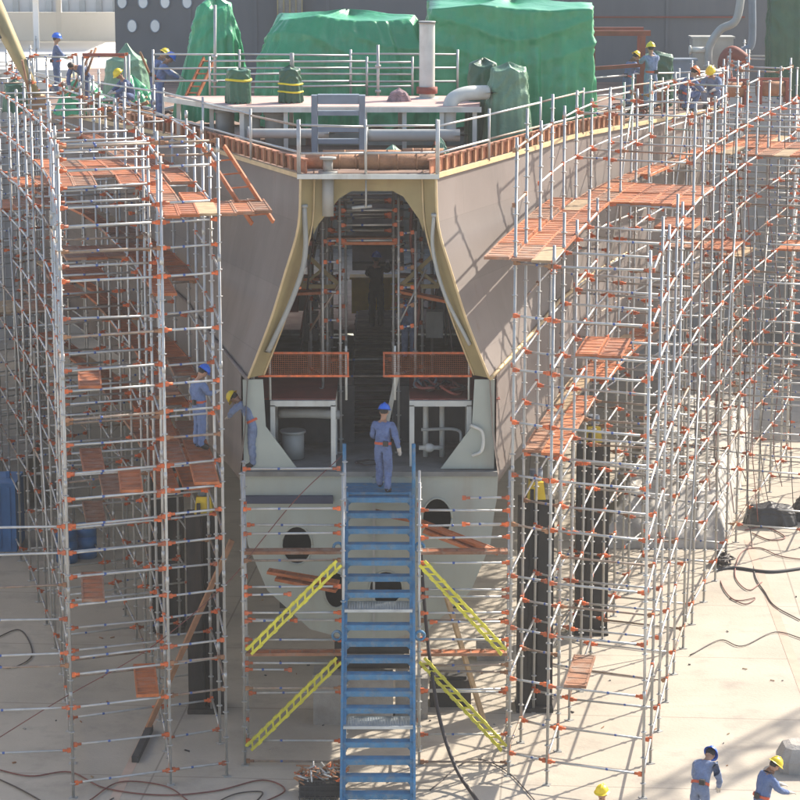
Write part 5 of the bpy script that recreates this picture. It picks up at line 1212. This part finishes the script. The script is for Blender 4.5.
# ------------------------------------------------------------------ hazy air
hz = MB().box((0, 405, 12.5), (900, 1120, 27)).build('haze', [])
hm = bpy.data.materials.new('haze_air'); hm.use_nodes = True; t = hm.node_tree
t.nodes.remove(t.nodes['Principled BSDF'])
pv = t.nodes.new('ShaderNodeVolumePrincipled'); pv.inputs['Color'].default_value = (0.97, 0.95, 0.92, 1); pv.inputs['Density'].default_value = 0.0006; pv.inputs['Anisotropy'].default_value = 0.3
t.links.new(pv.outputs[0], t.nodes['Material Output'].inputs['Volume'])
hz.data.materials.append(hm); hz['kind'] = 'stuff'

# small litter on the dock floor
db = MB(); rr = random.Random(5)
for k in range(110):
    y = rr.uniform(45.5, 64); x = rr.uniform(-8.5, 10.5)
    L = rr.uniform(.02, .07); a = rr.uniform(0, 6.28); d = Vector((math.cos(a), math.sin(a), 0)) * L
    if rr.random() < .5: db.bar(Vector((x, y, .015)) - d, Vector((x, y, .02)) + d, rr.uniform(.01, .035), .02, rr.choice((0, 1, 2)))
    else: db.box((x, y, .015), (L * .7, rr.uniform(.03, .08), .025), Matrix.Rotation(a, 3, 'Z'), rr.choice((0, 1, 2, 3)))
o = db.build('floor_litter', [M_RUST, M_WOODP, M_DARK, M_CONC]); o['kind'] = 'stuff'

# tangles of cable along the deck edges
rr = random.Random(21)
for k in range(8):
    sdd = -1 if k < 5 else 1; Yk = (66.2 + k * 1.2) if k < 5 else 65.5 + (k - 5) * 1.8
    x = CX + sdd * (lerp_tab(DECK, Yk) - .8); z = lerp_tab(DZ, Yk)
    P = [(x + rr.uniform(-.8, .6), Yk + rr.uniform(-.6, .6), z + rr.uniform(.02, .45)) for _ in range(14)]
    tag(MB().path(curve_pts(P, 5), .022, 5).build('cable_tangle', rr.choice((M_HOSE, M_HOSER, M_RUST))), 'tangle of cable on the ' + ('left' if sdd < 0 else 'right') + ' deck edge, ' + ['nearest the stern', 'second from the stern', 'third from the stern', 'fourth from the stern', 'farthest from the stern', 'nearest the stern', 'second from the stern', 'farthest from the stern'][k], 'cable', 'cable tangles along the deck edges')

hose([gp(806, 560), gp(780, 556), gp(760, 548), gp(742, 552), gp(735, 575), gp(748, 590), gp(762, 582)], .02, M_HOSER, 'red hose snaking past the cable heap on the sunlit floor')
hose([gp(690, 655), gp(720, 640), gp(742, 646), gp(775, 632), gp(806, 640)], .018, M_HOSE, 'thin black hose crossing the middle of the sunlit floor')
hose([gp(-8, 640), gp(20, 630), gp(32, 655), gp(10, 668), gp(-8, 662)], .022, M_HOSE, 'black hose loop on shaded floor at the left edge')
hose([gp(90, 800), gp(120, 782), gp(165, 786), gp(190, 802)], .02, M_HOSER, 'short red hose arc on the shaded floor at the bottom left')
hose([gp(430, 790), gp(470, 760), gp(505, 770), gp(540, 806)], .016, M_HOSE, 'thin black hose arc on dappled floor right of the stairs')
